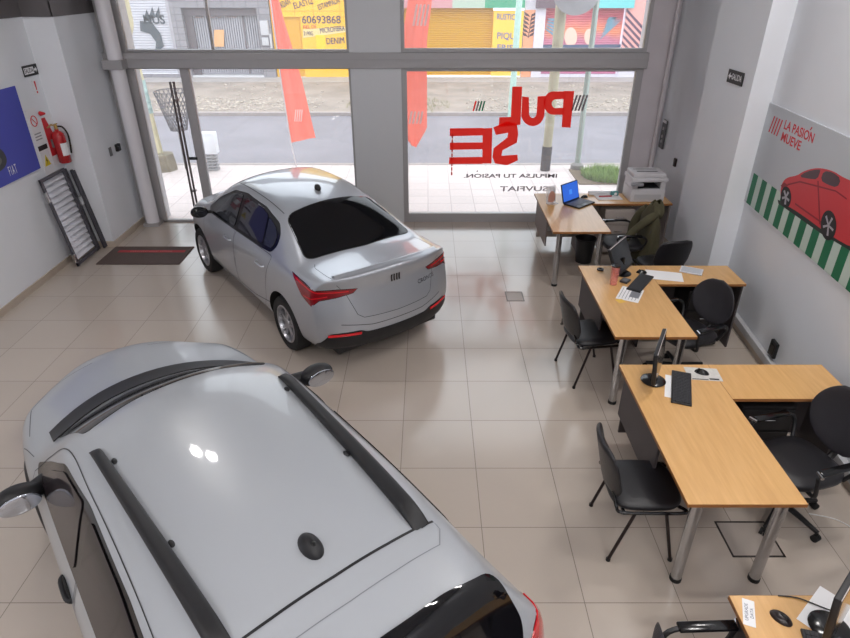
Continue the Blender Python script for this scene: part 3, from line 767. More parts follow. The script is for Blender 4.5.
def wheel(car, x, y, r, side, nsp=10, w=.19):
    Mx = Matrix.Translation((x, y, r)) @ Matrix.Rotation(-side * PI / 2, 4, 'X')      # local +z points outward
    Mx = Matrix.Translation((x, y, r)) @ frame((0, 0, 0), (1, 0, 0), (0, 0, 1) if side < 0 else (0, 0, -1))
    t = MB(); h = w / 2; ri = r * .66
    t.lathe([(ri, -h), (r * .93, -h), (r * .985, -h * .75), (r, -h * .3), (r, h * .3), (r * .985, h * .75), (r * .93, h), (r * .80, h * 1.05), (ri, h * .92), (ri, -h)], 48, Mx)
    wh = t.done('wheel', M_tyre, car)
    t = MB(); t.lathe([(ri + .004, h * .3), (ri + .006, h * .95), (ri - .012, h * .98), (ri - .025, h * .6), (ri - .03, -h)], 48, Mx)
    for i in range(nsp):
        a = 2 * PI * i / nsp + (.12 if i % 2 else -.12)
        t.prism([(.03, -.022), (ri - .015, -.011), (ri - .015, .011), (.03, .022)], h * .35, h * .72, Mx @ Matrix.Rotation(a, 4, 'Z'), bev=.004)
    t.lathe([(0, h * .8), (.045, h * .8), (.055, h * .6), (.055, h * .2), (0, h * .2)], 24, Mx)
    t.done('rim', M_rim, wh)
    MB().lathe([(0, h * .3), (ri - .02, h * .25), (ri - .02, -h * .3), (0, -h * .3)], 32, Mx).done('brake_disc', M_dark, wh)
def finish_body(sp, paint, car, name):
    me = car_body(sp); o = bpy.data.objects.new('body', me); COL.objects.link(o)
    md = o.modifiers.new('s', 'SUBSURF'); md.levels = 3; apply_mods(o)
    bm = bmesh.new(); bm.from_mesh(o.data); bvh = BVHTree.FromBMesh(bm); bm.free()
    me = o.data; me.materials.clear(); me.materials.append(paint); me.materials.append(M_dark)
    c = MB(); 
    for wx in sp['wheels']:
        for s in (-1, 1): c.cyl((wx, s * .52, sp['wr'] + .015), (wx, s * 1.3, sp['wr'] + .015), sp['wr'] + .055, n=48)
    co_ = c.done('cutter', M_dark, smooth=False)
    md = o.modifiers.new('b', 'BOOLEAN'); md.operation = 'DIFFERENCE'; md.object = co_; md.solver = 'EXACT'
    try: md.material_mode = 'TRANSFER'
    except Exception: pass
    apply_mods(o); bpy.data.objects.remove(co_)
    o.data.shade_smooth(); o.data.set_sharp_from_angle(angle=math.radians(38)); o.parent = car
    return o, bvh

# ---- silver saloon
def silver_car():
    car = thing('saloon_car', 'silver four-door saloon car seen from its rear left corner, parked by the window', 'car', (-1.555, 6.905, 0), math.radians(127.2))
    car.scale = (.97, .97, .985)
    sp = dict(x0=-2.18, x1=2.06, rl=.5, fl=.7, rb=.24, fb=.42, wheels=(-1.25, 1.25), wr=.30,
        st=[-2.18, -2.12, -2.03, -1.9, -1.75, -1.62, -1.5, -1.35, -1.15, -.95, -.8, -.6, -.3, 0, .3, .45, .6, .8, 1.0, 1.15, 1.3, 1.5, 1.7, 1.88, 1.98, 2.04],
        W=[(-2.24, .79), (-2.0, .83), (-1.26, .855), (0, .855), (1.2, .85), (1.7, .82), (2.04, .74)],
        B=[(-2.24, .30), (-1.9, .24), (-1, .2), (1, .2), (1.8, .2), (2.04, .26)],
        T=[(-2.24, .97), (-1.9, .98), (-1.5, .98), (-.8, .955), (.3, .92), (1.15, .90), (1.6, .86), (1.9, .75), (2.04, .66)],
        R=[(-2.24, .70), (-1.9, .68), (-1.62, .66), (-1.2, .60), (-.85, .55), (-.3, .555), (.3, .56), (.75, .62), (1.15, .68), (1.6, .64), (2.04, .58)],
        RZ=[(-2.24, 1.03), (-1.9, 1.03), (-1.62, 1.035), (-1.2, 1.19), (-.85, 1.325), (-.3, 1.40), (.3, 1.39), (.75, 1.20), (1.15, .97), (1.6, .91), (1.9, .81), (2.04, .70)],
        C=[(-2.24, 1.07), (-2.1, 1.085), (-1.9, 1.075), (-1.62, 1.08), (-1.2, 1.26), (-.85, 1.40), (-.3, 1.475), (.3, 1.46), (.75, 1.26), (1.15, 1.03), (1.6, .96), (1.9, .85), (2.04, .73)],
        rp=[(.2, .10), (.4, 0), (.62, -.01), (.72, .05), (.9, .07), (1.0, .03)], fp=[(.2, .06), (.45, 0), (.75, .04)])
    paint = mat('silver_metallic_paint', (178, 182, 190), .34, .5, coat=1)
    body, bvh = finish_body(sp, paint, car, 'silver')
    L = Proj(bvh, (0, 2, 0), (1, 0, 0), (0, 0, 1), (0, -1, 0)); R = Proj(bvh, (0, -2, 0), (1, 0, 0), (0, 0, 1), (0, 1, 0))
    TOP = Proj(bvh, (0, 0, 3), (1, 0, 0), (0, 1, 0), (0, 0, -1)); RE = Proj(bvh, (-4, 0, 0), (0, 1, 0), (0, 0, 1), (1, 0, 0)); FR = Proj(bvh, (4, 0, 0), (0, 1, 0), (0, 0, 1), (-1, 0, 0))
    # rear screen & windscreen
    rs_ = round_poly([(-.88, .52), (-.87, 0), (-.88, -.52), (-1.50, -.63), (-1.57, 0), (-1.50, .63)], .10, 5)
    g = MB(); TOP.patch(g, grow(rs_, .012), .0008, .06, .002); g.done('screen_seal', M_black, car)
    g = MB(); TOP.patch(g, rs_, .004, .05); g.done('rear_screen', M_tint, car)
    ws = round_poly([(.36, .50), (.40, 0), (.36, -.50), (1.08, -.62), (1.2, 0), (1.08, .62)], .08, 4)
    g = MB(); TOP.patch(g, ws, .003, .06); g.done('windscreen', M_tint, car)
    # roof, boot and bonnet joints
    j = MB()
    for s in (1, -1): TOP.line(j, [(.36, s * .515), (-.3, s * .52), (-.82, s * .515)], .009, .002)
    j.done('roof_channel', mat('grey_seam', (70, 72, 76), .5), car)
    bt = MB(); TOP.line(bt, [(-1.60, .60), (-1.66, .63), (-1.9, .63), (-2.12, .61)], .006); TOP.line(bt, [(-1.60, -.60), (-1.66, -.63), (-1.9, -.63), (-2.12, -.61)], .006)
    RE.line(bt, [(.60, .98), (.52, .88), (.44, .66), (.38, .62), (0, .61), (-.38, .62), (-.44, .66), (-.52, .88), (-.60, .98)], .006)
    bt.done('boot_joint', MATS['grey_seam'], car)
    bt = MB(); TOP.line(bt, [(1.12, .70), (1.3, .66), (1.7, .62), (1.9, .5)], .006); TOP.line(bt, [(1.12, -.70), (1.3, -.66), (1.7, -.62), (1.9, -.5)], .006); bt.done('bonnet_joint', MATS['grey_seam'], car)
    # boot lid lip spoiler
    lip = MB(); lip.sheet(lambda u, v: (lambda h: (h[0] if h else Vector((0, 0, 0))))(TOP.hit(-2.02 - .09 * v + .10 * (abs(u - .5) * 2) ** 2.4, -.60 + 1.2 * u, .004 + .016 * math.sin(PI * min(1, v * 1.2)) )), 24, 6)
    lip.done('boot_lip', paint, car)
    # doors, side windows, handles
    for s, P in ((1, L), (-1, R)):
        dl = [(-.86, 1.24), (-.5, 1.315), (0, 1.335), (.32, 1.30), (.70, 1.13), (.92, .985), (.80, .955), (0, .975), (-.6, .99), (-.94, 1.01), (-1.0, 1.07), (-.97, 1.16)]
        g = MB(); P.patch(g, round_poly(grow(dl, .016), .05), .001, .035, .002); g.done('window_surround', M_blackg, car)
        g = MB(); P.patch(g, round_poly([(.07, 1.32), (.30, 1.285), (.66, 1.12), (.80, .99), (.74, .975), (.04, .99)], .04), .007, .035, .004); g.done('front_side_window', mat('side_glass', (56, 58, 64), .05, spec=.8), car)
        g = MB(); P.patch(g, round_poly([(-.04, 1.32), (-.45, 1.305), (-.62, 1.275), (-.72, 1.02), (-.05, .995)], .04), .007, .035, .004); g.done('rear_side_window', mat('side_glass_rear', (44, 44, 56), .05, spec=.8), car)
        g = MB(); P.patch(g, round_poly([(-.66, 1.26), (-.84, 1.21), (-.94, 1.14), (-.95, 1.06), (-.92, 1.03), (-.76, 1.02)], .03), .007, .035, .004); g.done('quarter_window', MATS['side_glass'], car)
        fd = round_poly([(.98, .88), (1.0, .6), (.92, .30), (.0, .28), (.0, .97), (.92, .945)], .05)
        rd = round_poly([(-.02, .97), (-.02, .28), (-.72, .29), (-.84, .46), (-.90, .72), (-1.02, .98)], .06)
        for nm, pl, hx in (('front_door', fd, .15), ('rear_door', rd, -.78)):
            g = MB(); P.line(g, pl, .007, .0012, closed=True)
            dr = g.done(nm, MATS['grey_seam'], car)
            hp = P.hit(hx, .83, .0)
            h = MB(); h.tube(curve_pts([hp[0] + Vector((-.09, -.01 * s, 0)), hp[0] + Vector((-.07, .028 * s, .0)), hp[0] + Vector((0, .036 * s, .004)), hp[0] + Vector((.07, .028 * s, 0)), hp[0] + Vector((.09, -.01 * s, 0))], 4), .012, 8)
            h.done('door_handle', paint, dr)
        g = MB(); P.line(g, [(-.92, .44), (-.5, .36), (.3, .33), (.9, .36)], .012, .002); g.done('sill_crease', MATS['grey_seam'], car)
        # wheel-arch lips
        for wx in (-1.25, 1.25): wheel(car, wx, s * .745, .305, s, 10)
        # mirror
        m = MB(); m.add(_ell((.78, s * .93, .99), (.075, .105, .07))); mo = m.done('wing_mirror', M_blackg, car)
        MB().cyl((.80, s * .78, .96), (.79, s * .88, .975), .022).done('mirror_stalk', M_black, mo)
        MB().add(_ell((.712, s * .93, .99), (.012, .085, .052))).done('mirror_glass', mat('dark_mirror', (40, 42, 48), .08, .6), mo)  # mirror face toned dark like its black housing
        # tail lamps: pointed wedges wrapping the corner
        C_ = Proj(bvh, (-3.2, s * 2.2, 0), (s * -.62, -.78 * 1, 0) if s < 0 else (.62, -.78, 0), (0, 0, 1), (.78, -s * .62, 0))
        g = MB(); sg = 1
        C_ = Proj(bvh, (-4.0, s * 2.9, 0), Vector((.5878, s * .809, 0)), (0, 0, 1), Vector((.809, -s * .5878, 0)))
        # u=0 is the line through the corner; +u runs forward along the flank, -u across the boot
        pl = [(.27, .975), (.12, .955), (.0, .925), (-.20, .925), (-.38, .915), (-.34, .88), (-.18, .85), (-.02, .83), (.06, .775), (.16, .84)]
        u0 = _corner_u(C_, s)
        pl = [(a + u0, b) for a, b in pl]
        C_.patch(g, grow(pl, .008), .001, .03, .002); g.done('lamp_seal', M_blackg, car)
        g = MB(); C_.patch(g, pl, .006, .03, .01); tl = g.done('tail_lamp', M_lamp, car)
        g = MB(); C_.line(g, [(.22 + u0, .955), (.10 + u0, .935), (-.02 + u0, .905), (-.30 + u0, .90)], .012, .009); C_.line(g, [(.13 + u0, .85), (.05 + u0, .845), (-.1 + u0, .865)], .01, .009); g.done('light_strip', M_lampb, tl)
        # lower reflector
        g = MB(); RE.patch(g, [(s * .72, .475), (s * .42, .475), (s * .42, .45), (s * .72, .45)], .016, .03); g.done('bumper_reflector', M_lampb, car)
        hd = MB(); FR.patch(hd, round_poly([(s * .80, .74), (s * .45, .68), (s * .45, .62), (s * .78, .64)], .03), .004, .03); hd.done('headlamp', mat('headlamp_lens', (200, 205, 210), .05, .6), car)
    # black lower bumper
    g = MB(); RE.patch(g, round_poly([(.80, .36), (.70, .48), (.42, .49), (.36, .46), (-.36, .46), (-.42, .49), (-.70, .48), (-.80, .36), (-.76, .26), (.76, .26)], .03), .008, .04, .02)
    g.box(-1.98, -1.5, -.62, .62, .20, .28, bev=.02); g.done('lower_bumper', M_clad, car)
    g = MB(); RE.line(g, [(.6, .575), (.3, .53), (-.3, .53), (-.6, .575)], .008, .002); g.done('bumper_crease', MATS['grey_seam'], car)
    gr = MB(); FR.patch(gr, round_poly([(.5, .6), (-.5, .6), (-.55, .42), (.55, .42)], .04), .004, .05); gr.done('grille', M_blackg, car)
    # boot badge: four slanted bars, and small lettering
    for i in range(4):
        y = .045 - i * .030; g = MB(); RE.patch(g, [(y + .018, .985), (y + .002, .985), (y - .010, .905), (y + .006, .905)], .006, .02, .004); g.done('badge_bar', M_black, car)
    g = MB(); text_bm(g, 'CRONOS', .06, frame((0, 0, 0), (1, 0, 0), (0, 1, 0)), .0015)
    pts = [v.co.copy() for v in g.bm.verts]
    for v, c in zip(g.bm.verts, pts):
        h = RE.hit(-.40 - c.x, .80 + c.y, .003); v.co = h[0]
    g.done('boot_lettering', M_chrome, car, smooth=False)
    # antenna
    hp = TOP.hit(-.62, 0, 0)[0]
    MB().add(_ell(hp + Vector((0, 0, .02)), (.055, .03, .04))).done('roof_antenna', M_black, car)
    # panel of number plate recess
    return car
def _ell(c, r, n=16):
    b = bmesh.new(); bmesh.ops.create_uvsphere(b, u_segments=n * 2, v_segments=n, radius=1)
    for v in b.verts: v.co = Vector((v.co.x * r[0], v.co.y * r[1], v.co.z * r[2])) + Vector(c)
    return b
def _corner_u(P, s):
    # parameter along U where the projected ray first meets the body's corner
    best = None
    for i in range(120):
        u = -3 + i * .05; h = P.hit(u, .85, 0)
        if h:
            d = (h[0] - (P.O + P.U * u)).length
            if best is None or d < best[0]: best = (d, u)
    return best[1]
silver_car()

# ---- white hatchback with roof rails
def white_car():
    a = math.radians(129.6)
    car = thing('hatchback_car', 'white five-door hatchback with black roof rails, in the lower left foreground', 'car', (-1.05, 2.35, 0), a)
    sp = dict(x0=-1.66, x1=2.42, rl=.75, fl=.85, rb=.12, fb=.62, wheels=(-.93, 1.38), wr=.29,
        st=[-1.66, -1.58, -1.46, -1.36, -1.24, -1.10, -.95, -.7, -.4, -.1, .2, .38, .5, .62, .8, 1.0, 1.15, 1.3, 1.45, 1.62, 1.8, 2.0, 2.2, 2.34, 2.42],
        W=[(-1.66, .82), (-1.3, .83), (-.93, .82), (0, .82), (1.2, .815), (1.7, .77), (2.42, .66)],
        B=[(-1.6, .30), (-1.2, .24), (-.6, .2), (1, .2), (1.8, .2), (2.16, .28)],
        T=[(-1.6, 1.02), (-.9, .98), (0, .945), (.7, .925), (1.15, .92), (1.5, .90), (1.9, .85), (2.25, .77), (2.42, .68)],
        R=[(-1.6, .53), (-1.1, .565), (-.5, .585), (.3, .59), (.6, .61), (.9, .65), (1.15, .70), (1.5, .68), (1.8, .64), (2.42, .56)],
        RZ=[(-1.66, 1.34), (-1.1, 1.39), (-.5, 1.42), (.2, 1.42), (.45, 1.39), (.8, 1.20), (1.12, .99), (1.5, .94), (1.9, .89), (2.25, .82), (2.42, .72)],
        C=[(-1.66, 1.42), (-1.1, 1.48), (-.5, 1.515), (.2, 1.515), (.52, 1.475), (.85, 1.30), (1.15, 1.13), (1.45, 1.02), (1.9, .96), (2.25, .89), (2.42, .75)],
        rp=[(.2, .12), (.4, .02), (.62, 0), (.8, .02), (1.0, .06), (1.15, .12), (1.32, .19), (1.45, .22)], fp=[(.2, .08), (.45, 0), (.8, .05)])
    paint = mat('white_car_paint', (162, 166, 172), .3, 0, coat=.5)
    body, bvh = finish_body(sp, paint, car, 'white')
    L = Proj(bvh, (0, 2, 0), (1, 0, 0), (0, 0, 1), (0, -1, 0)); R = Proj(bvh, (0, -2, 0), (1, 0, 0), (0, 0, 1), (0, 1, 0))
    TOP = Proj(bvh, (0, 0, 3), (1, 0, 0), (0, 1, 0), (0, 0, -1)); RE = Proj(bvh, (-4, 0, 0), (0, 1, 0), (0, 0, 1), (1, 0, 0)); FR = Proj(bvh, (4, 0, 0), (0, 1, 0), (0, 0, 1), (-1, 0, 0))
    ws = round_poly([(.47, .50), (.55, .25), (.57, 0), (.55, -.25), (.47, -.50), (1.08, -.66), (1.34, -.3), (1.40, 0), (1.34, .3), (1.05, .60)], .05, 4)
    g = MB(); TOP.patch(g, ws, .003, .06); g.done('windscreen', M_tint, car)
    g = MB(); ys_ = [.62 - i * 1.32 / 16 for i in range(17)]; TOP.patch(g, [(1.25 - .68 * y * y, y) for y in ys_[::-1]] + [(1.49 - .70 * y * y, y) for y in ys_], .007, .05); cw = g.done('wiper_cowl', M_clad, car)
    # seams
    sm = MATS['grey_seam']
    j = MB(); TOP.line(j, [(-1.075, .50), (-1.09, .25), (-1.095, 0), (-1.09, -.25), (-1.075, -.50)], .012, .002); j.done('tailgate_gap', M_black, car)
    j = MB(); TOP.line(j, [(-1.085, .50), (-1.12, .50), (-1.19, .44), (-1.205, .2), (-1.21, 0), (-1.205, -.2), (-1.19, -.44), (-1.12, -.50), (-1.085, -.50)], .004, .002); j.done('spoiler_joint', mat('pale_seam', (120, 123, 128), .5), car)
    j = MB()
    for s in (1, -1): TOP.line(j, [(1.10, s * .735), (1.25, s * .755), (1.35, s * .77)], .006); TOP.line(j, [(1.35, s * .72), (1.7, s * .66), (1.95, s * .5), (2.02, s * .2)], .006)
    j.done('bonnet_joint', sm, car)
    # rear window (wraps over the hatch)
    RD_ = Proj(bvh, (-3, 0, 3), (0, 1, 0), (.7071, 0, .7071), (.7071, 0, -.7071))
    rw_ = round_poly([(.54, -.03), (.3, .022), (0, .035), (-.3, .022), (-.54, -.03), (-.62, -.28), (-.58, -.42), (0, -.46), (.58, -.42), (.62, -.28)], .05, 4)
    g = MB(); RD_.patch(g, rw_, .012, .03, .016); g.done('rear_window', M_tint, car)
    g = MB(); RE.patch(g, round_poly([(.72, .56), (-.72, .56), (-.74, .34), (.74, .34)], .04), .006, .05); g.done('lower_bumper', M_clad, car)
    for s, P in ((1, L), (-1, R)):
        dl = [(-1.04, 1.27), (-.6, 1.33), (0, 1.35), (.42, 1.305), (.70, 1.15), (.98, .985), (.92, .955), (0, .98), (-.8, 1.005), (-1.06, 1.04)]
        g = MB(); P.patch(g, round_poly(grow(dl, .012), .05), .001, .035, .002); g.done('window_surround', M_blackg, car)
        g = MB(); P.patch(g, round_poly([(.06, 1.335), (.40, 1.29), (.66, 1.14), (.84, 1.0), (.80, .985), (.04, 1.0)], .04), .007, .035, .004); g.done('front_side_window', mat('smoked_car_glass', (44, 38, 42), .08, spec=.35), car)
        g = MB(); P.patch(g, round_poly([(-.06, 1.335), (-.5, 1.32), (-.98, 1.25), (-.99, 1.06), (-.6, 1.02), (-.06, 1.005)], .05), .007, .035, .004); g.done('rear_side_window', mat('smoked_car_glass_rear', (30, 26, 30), .08, spec=.35), car)
        # door frame seam high on the body side, and doors
        g = MB(); P.line(g, [(p.x, p.y) for p in curve_pts([(1.0, .93, 0), (.76, 1.15, 0), (.46, 1.355, 0), (0, 1.385, 0), (-.6, 1.375, 0), (-1.06, 1.32, 0)], 8)], .006, .002); g.done('door_frame_seam', M_black, car)
        for nm, pl, hx in (('front_door', [(1.0, .93), (1.02, .5), (.95, .28), (0, .27), (0, .98)], .13), ('rear_door', [(-.02, .98), (-.02, .27), (-.5, .28), (-.62, .5), (-.95, .75), (-1.02, 1.0)], -.78)):
            g = MB(); P.line(g, pl, .006, .0012, closed=False); dr = g.done(nm, sm, car)
            hp = P.hit(hx, .83, 0)[0]
            h = MB(); h.add(_ell(hp + Vector((0, 0, 0)), (.085, .012, .035))); rc = h.done('handle_recess', M_dark, dr)
            MB().tube(curve_pts([hp + Vector((-.09, 0, 0)), hp + Vector((-.06, s * .018, 0)), hp + Vector((.06, s * .018, 0)), hp + Vector((.09, 0, 0))], 4), .013, 8).done('door_handle', M_clad, dr)
        # roof rail: flat black bar bowed along the roof edge
        def rail(u, v, s=s):
            x = .27 - 1.36 * u; y = s * (.497 - .07 * u); h = TOP.hit(x, y, 0)[0]
            e = min(1, min(u, 1 - u) * 12) ** .5; w_ = .024 + .016 * u ; hh = .006 + .045 * e
            a_ = 2 * PI * v; c, s2 = math.cos(a_), math.sin(a_)
            pw = lambda q: math.copysign(abs(q) ** .6, q)
            return h + Vector((0, pw(c) * w_, hh / 2 + pw(s2) * hh / 2))
        g = MB(); g.sheet(lambda a_, b_: rail(b_, a_), 14, 40, cu=True)
        rl = g.done('roof_rail', M_clad, car, ang=60)
        for x in (.10, -.55):
            h = TOP.hit(x, s * (.497 - .075 * (.27 - x) / 1.36) - s * .03, 0)[0]; MB().add(_ell(h + Vector((0, -s * .012, .008)), (.022, .012, .009))).done('rail_foot', M_clad, rl)
        # mirrors
        my = .87 if s > 0 else .975; mz = .97
        mo = MB().add(_ell((.77, s * my, mz), (.075, .125, .075))).done('wing_mirror', M_clad, car)
        MB().cyl((.86, s * .72, .95), (.80, s * (my - .08), .965), .045).done('mirror_stalk', M_clad, mo)
        MB().add(_ell((.700, s * my, mz + .004), (.008, .104, .060))).done('mirror_glass', M_mir, mo)
        # arch cladding and wheels
        for wx in (-.93, 1.38):
            wheel(car, wx, s * .70, .30, s, 8)
            t = MB()
            def ar(u, v, wx=wx, s=s):
                a_ = math.radians(-12 + 204 * v); r1 = .352 + .06 * u
                h = P.hit(wx + r1 * math.cos(a_), max(.22, .31 + r1 * math.sin(a_)), .002)
                if h is None: h = (Vector((wx + r1 * math.cos(a_), s * .74, .31 + r1 * math.sin(a_))), 0)
                return Vector((h[0].x, h[0].y + s * .018 * math.sin(PI * min(1, u + .25)), h[0].z))
            t.sheet(ar, 5, 28); t.done('arch_cladding', M_clad, car)
        # tail lamp, slim wedge on the rear corner
        C_ = Proj(bvh, (-4.0, s * 2.9, 0), Vector((.5878, s * .809, 0)), (0, 0, 1), Vector((.809, -s * .5878, 0)))
        u0 = _corner_u(C_, s)
        pl = [(a_ + u0, b_) for a_, b_ in [(.05, 1.03), (-.06, .99), (-.20, .90), (-.27, .76), (-.16, .66), (.06, .70), (.09, .82), (.09, .95)]]
        g = MB(); C_.patch(g, grow(pl, .008), .001, .03, .002); g.done('lamp_seal', M_blackg, car)
        g = MB(); C_.patch(g, pl, .008, .03, .01); g.done('tail_lamp', mat('white_car_red_lens', (200, 20, 34), .15, coat=1), car)
        hd = MB(); FR.patch(hd, round_poly([(s * .66, .76), (s * .40, .70), (s * .40, .62), (s * .66, .64)], .03), .004, .03); hd.done('headlamp', MATS['headlamp_lens'], car)
    gr = MB(); FR.patch(gr, round_poly([(.42, .62), (-.42, .62), (-.46, .40), (.46, .40)], .04), .004, .05); gr.done('grille', M_blackg, car)
    # shark-fin style antenna pod
    hp = TOP.hit(-.93, 0, 0)[0]
    g = MB(); g.lathe([(0, 1), (.3, .93), (.6, .7), (.85, .38), (1, 0), (1, -.1)], 28, Matrix.Translation(hp + Vector((0, 0, .0))) @ Matrix.Diagonal((.072, .043, .045, 1))); an = g.done('roof_antenna', M_clad, car)
    MB().add(_ell(hp + Vector((-.03, 0, .042)), (.014, .01, .006), 8)).done('antenna_cap', M_blackg, an)
    return car
white_car()

# ------------------------------------------------------------------ wall fittings, left
def wall_plate(name, label, cat, F, w, h, m, th=.012, bev=.002):
    root = thing(name, label, cat, F.translation)
    Fl = F.copy(); Fl.translation = (0, 0, 0)
    return root, Fl
def plate(F, x0, x1, y0, y1, z0, z1, name, m, par, bev=0, label=None):
    o = MB().box(x0, x1, y0, y1, z0, z1, F, bev).done(name, m, par, smooth=False)
    if label: o['label'] = label
    return o
def ptext(F, s, x, y, size, m, par, z=.013, off=0, wd=None, name='lettering', rot=0, ext=.0006):
    t = MB(); text_bm(t, s, size, Matrix.Identity(4), ext, off)
    if wd:
        xs = [v.co.x for v in t.bm.verts]; k = wd / (max(xs) - min(xs)); mc = (max(xs) + min(xs)) / 2
        for v in t.bm.verts: v.co.x = (v.co.x - mc) * k
    t.bm.transform(F @ Matrix.Translation((x, y, z)) @ Matrix.Rotation(rot, 4, 'Z'))
    return t.done(name, m, par, smooth=False)
def pshape(F, polys, z, name, m, par, th=.0006):
    t = MB()
    for i, q in enumerate(polys): t.prism(q, z, z + th, F)
    return t.done(name, m, par, smooth=False)
M_blue = mat('blue_poster_print', (66, 74, 176), .55); M_ink2 = mat('black_print', (30, 30, 34), .6); M_wprint = mat('white_print', (232, 232, 236), .6); M_rprint = mat('red_print', (206, 36, 48), .5)
LX = -4.928
r, F = wall_plate('wall_poster', 'plain violet-blue poster on the left wall with small white letters', 'poster', lframe(LX, 5.6, 1.305), 2, 1, M_blue)
plate(F, 0, 2.08, 0, .985, 0, .012, 'board', M_blue, r)
ptext(F, 'F I A T', 1.55, .12, .15, M_wprint, r, off=.001, wd=.15)
pshape(F, [chaikin([(1.10, .18), (1.38, .16), (1.52, .24), (1.50, .36), (1.42, .42), (1.2, .44), (1.05, .38)], 2)], .0125, 'printed_figure', mat('dark_grey_print', (58, 60, 66), .6), r)
pshape(F, [chaikin([(1.16, .24), (1.36, .22), (1.44, .28), (1.36, .34), (1.2, .36)], 2)], .0135, 'printed_highlight', mat('mid_grey_print', (104, 104, 104), .6), r)
r, F = wall_plate('exit_sign', 'small black and white exit sign with arrow high on the left wall', 'sign', lframe(LX, 7.93, 2.35), .3, .13, 0)
plate(F, 0, .30, 0, .125, 0, .008, 'board', M_ink2, r); plate(F, .012, .215, .025, .10, .008, .009, 'white_field', M_wprint, r)
ptext(F, 'SALIDA', .113, .062, .075, M_ink2, r, .0095, 0, .185); pshape(F, [[(.225, .05), (.255, .05), (.255, .03), (.285, .062), (.255, .095), (.255, .075), (.225, .075)]], .009, 'arrow', M_wprint, r)
r, F = wall_plate('fire_sign', 'small white sign with a red exclamation mark under the left exit sign', 'sign', lframe(LX, 8.04, 2.12), .1, .17, 0)
plate(F, 0, .10, 0, .18, 0, .006, 'board', M_wprint, r); pshape(F, [[(.035, .165), (.068, .165), (.060, .06), (.043, .06)], arc(.052, .036, .014, .014, 0, 360, 14)[:-1]], .0065, 'exclamation_mark', M_rprint, r)
r, F = wall_plate('no_smoking_sign', 'white board with a red crossed circle on the left wall by the extinguisher', 'sign', lframe(LX, 7.74, 1.56), .22, .42, 0)
plate(F, 0, .2, 0, .44, 0, .006, 'board', M_wprint, r)
t = MB(); t.tube([F @ Vector((.10 + .062 * math.cos(k * PI / 12), .29 + .062 * math.sin(k * PI / 12), .007)) for k in range(24)], .006, 6, closed=True); t.tube([F @ Vector((.058, .333, .007)), F @ Vector((.142, .247, .007))], .005, 6); t.done('crossed_circle', M_rprint, r)
for k in range(3): plate(F, .03, .17, .06 + k * .035, .075 + k * .035, .006, .007, 'text_line', mat('grey_print', (150, 152, 156), .6), r)
r, F = wall_plate('warning_sign', 'white board with yellow electric hazard triangle below the crossed-circle sign', 'sign', lframe(LX, 7.76, 1.19), .2, .36, 0)
plate(F, 0, .2, 0, .36, 0, .006, 'board', M_wprint, r); plate(F, 0, .2, .30, .36, .006, .007, 'black_bar', M_ink2, r)
pshape(F, [[(.03, .10), (.17, .10), (.10, .24)]], .0065, 'triangle', mat('yellow_print', (226, 206, 40), .5), r); pshape(F, [[(.105, .21), (.085, .16), (.10, .16), (.09, .115), (.118, .17), (.103, .17)]], .0075, 'lightning_bolt', M_ink2, r)
# red extinguisher sign board and extinguisher
r, F = wall_plate('extinguisher_sign', 'tall red and white arrow board fixed behind the fire extinguisher', 'sign', lframe(LX, 7.98, 1.25), .3, .8, 0)
plate(F, 0, .36, 0, .62, 0, .006, 'board', M_wprint, r)
pshape(F, [[(.02, .80 - .2), (.10, .60), (.30, .12), (.02, .12)], ], .0065, 'red_wedge', M_rprint, r)
t = MB(); t.lathe([(0, -.06), (.03, -.02), (.012, .04), (0, .04)], 14, F @ Matrix.Translation((.03, .66, .03))); t.done('red_tip', M_rprint, r)
ex = thing('fire_extinguisher', 'red wall-hung fire extinguisher with black hose and white label on the left wall', 'fire extinguisher', (-4.82, 8.09, 1.27))
t = MB(); t.lathe([(0, 0), (.068, 0), (.078, .012), (.078, .33), (.07, .37), (.04, .405), (.025, .41), (.025, .43), (0, .43)], 28); t.done('cylinder', mat('extinguisher_red', (176, 28, 34), .25, coat=.5), ex)
t = MB(); t.lathe([(0, .43), (.02, .43), (.022, .47), (.015, .49), (0, .49)], 16); t.box(-.01, .01, -.07, .04, .485, .497); t.box(-.01, .01, -.08, .03, .505, .515, Matrix.Rotation(.2, 4, 'X')); t.done('valve', mat('brass', (178, 146, 84), .35, .8), ex)
t = MB(); t.tube(curve_pts([(0, .02, .46), (.04, .08, .44), (.06, .12, .34), (.06, .11, .2), (.05, .10, .10)], 5), .011, 8); t.done('hose', M_rubber, ex)
t = MB(); t.lathe([(.0795, .1), (.0795, .26)], 28); bmf = t.bm
for v in [v for v in bmf.verts if v.co.x < .02]: bmf.verts.remove(v)
t.done('label_sticker', M_wprint, ex)
MB().box(-.105, -.07, -.03, .03, .2, .3).done('wall_bracket', M_steel, ex, smooth=False)
# switch and socket on the left pillar
r, F = wall_plate('light_switch', 'slim grey light switch on the left pillar', 'switch', lframe(-4.548, 8.74, 1.18), 0, 0, 0)
plate(F, 0, .07, 0, .12, 0, .01, 'cover', mat('grey_cover', (120, 120, 124), .5), r, .002); plate(F, .02, .05, .035, .085, .01, .014, 'rocker', M_steel, r)
r, F = wall_plate('black_wall_socket', 'square black socket on the left pillar beside the switch', 'socket', lframe(-4.548, 8.93, 1.20), 0, 0, 0)
plate(F, 0, .10, 0, .10, 0, .04, 'cover', M_black, r, .004); plate(F, .02, .08, .02, .08, .04, .043, 'socket_face', M_blackg, r)

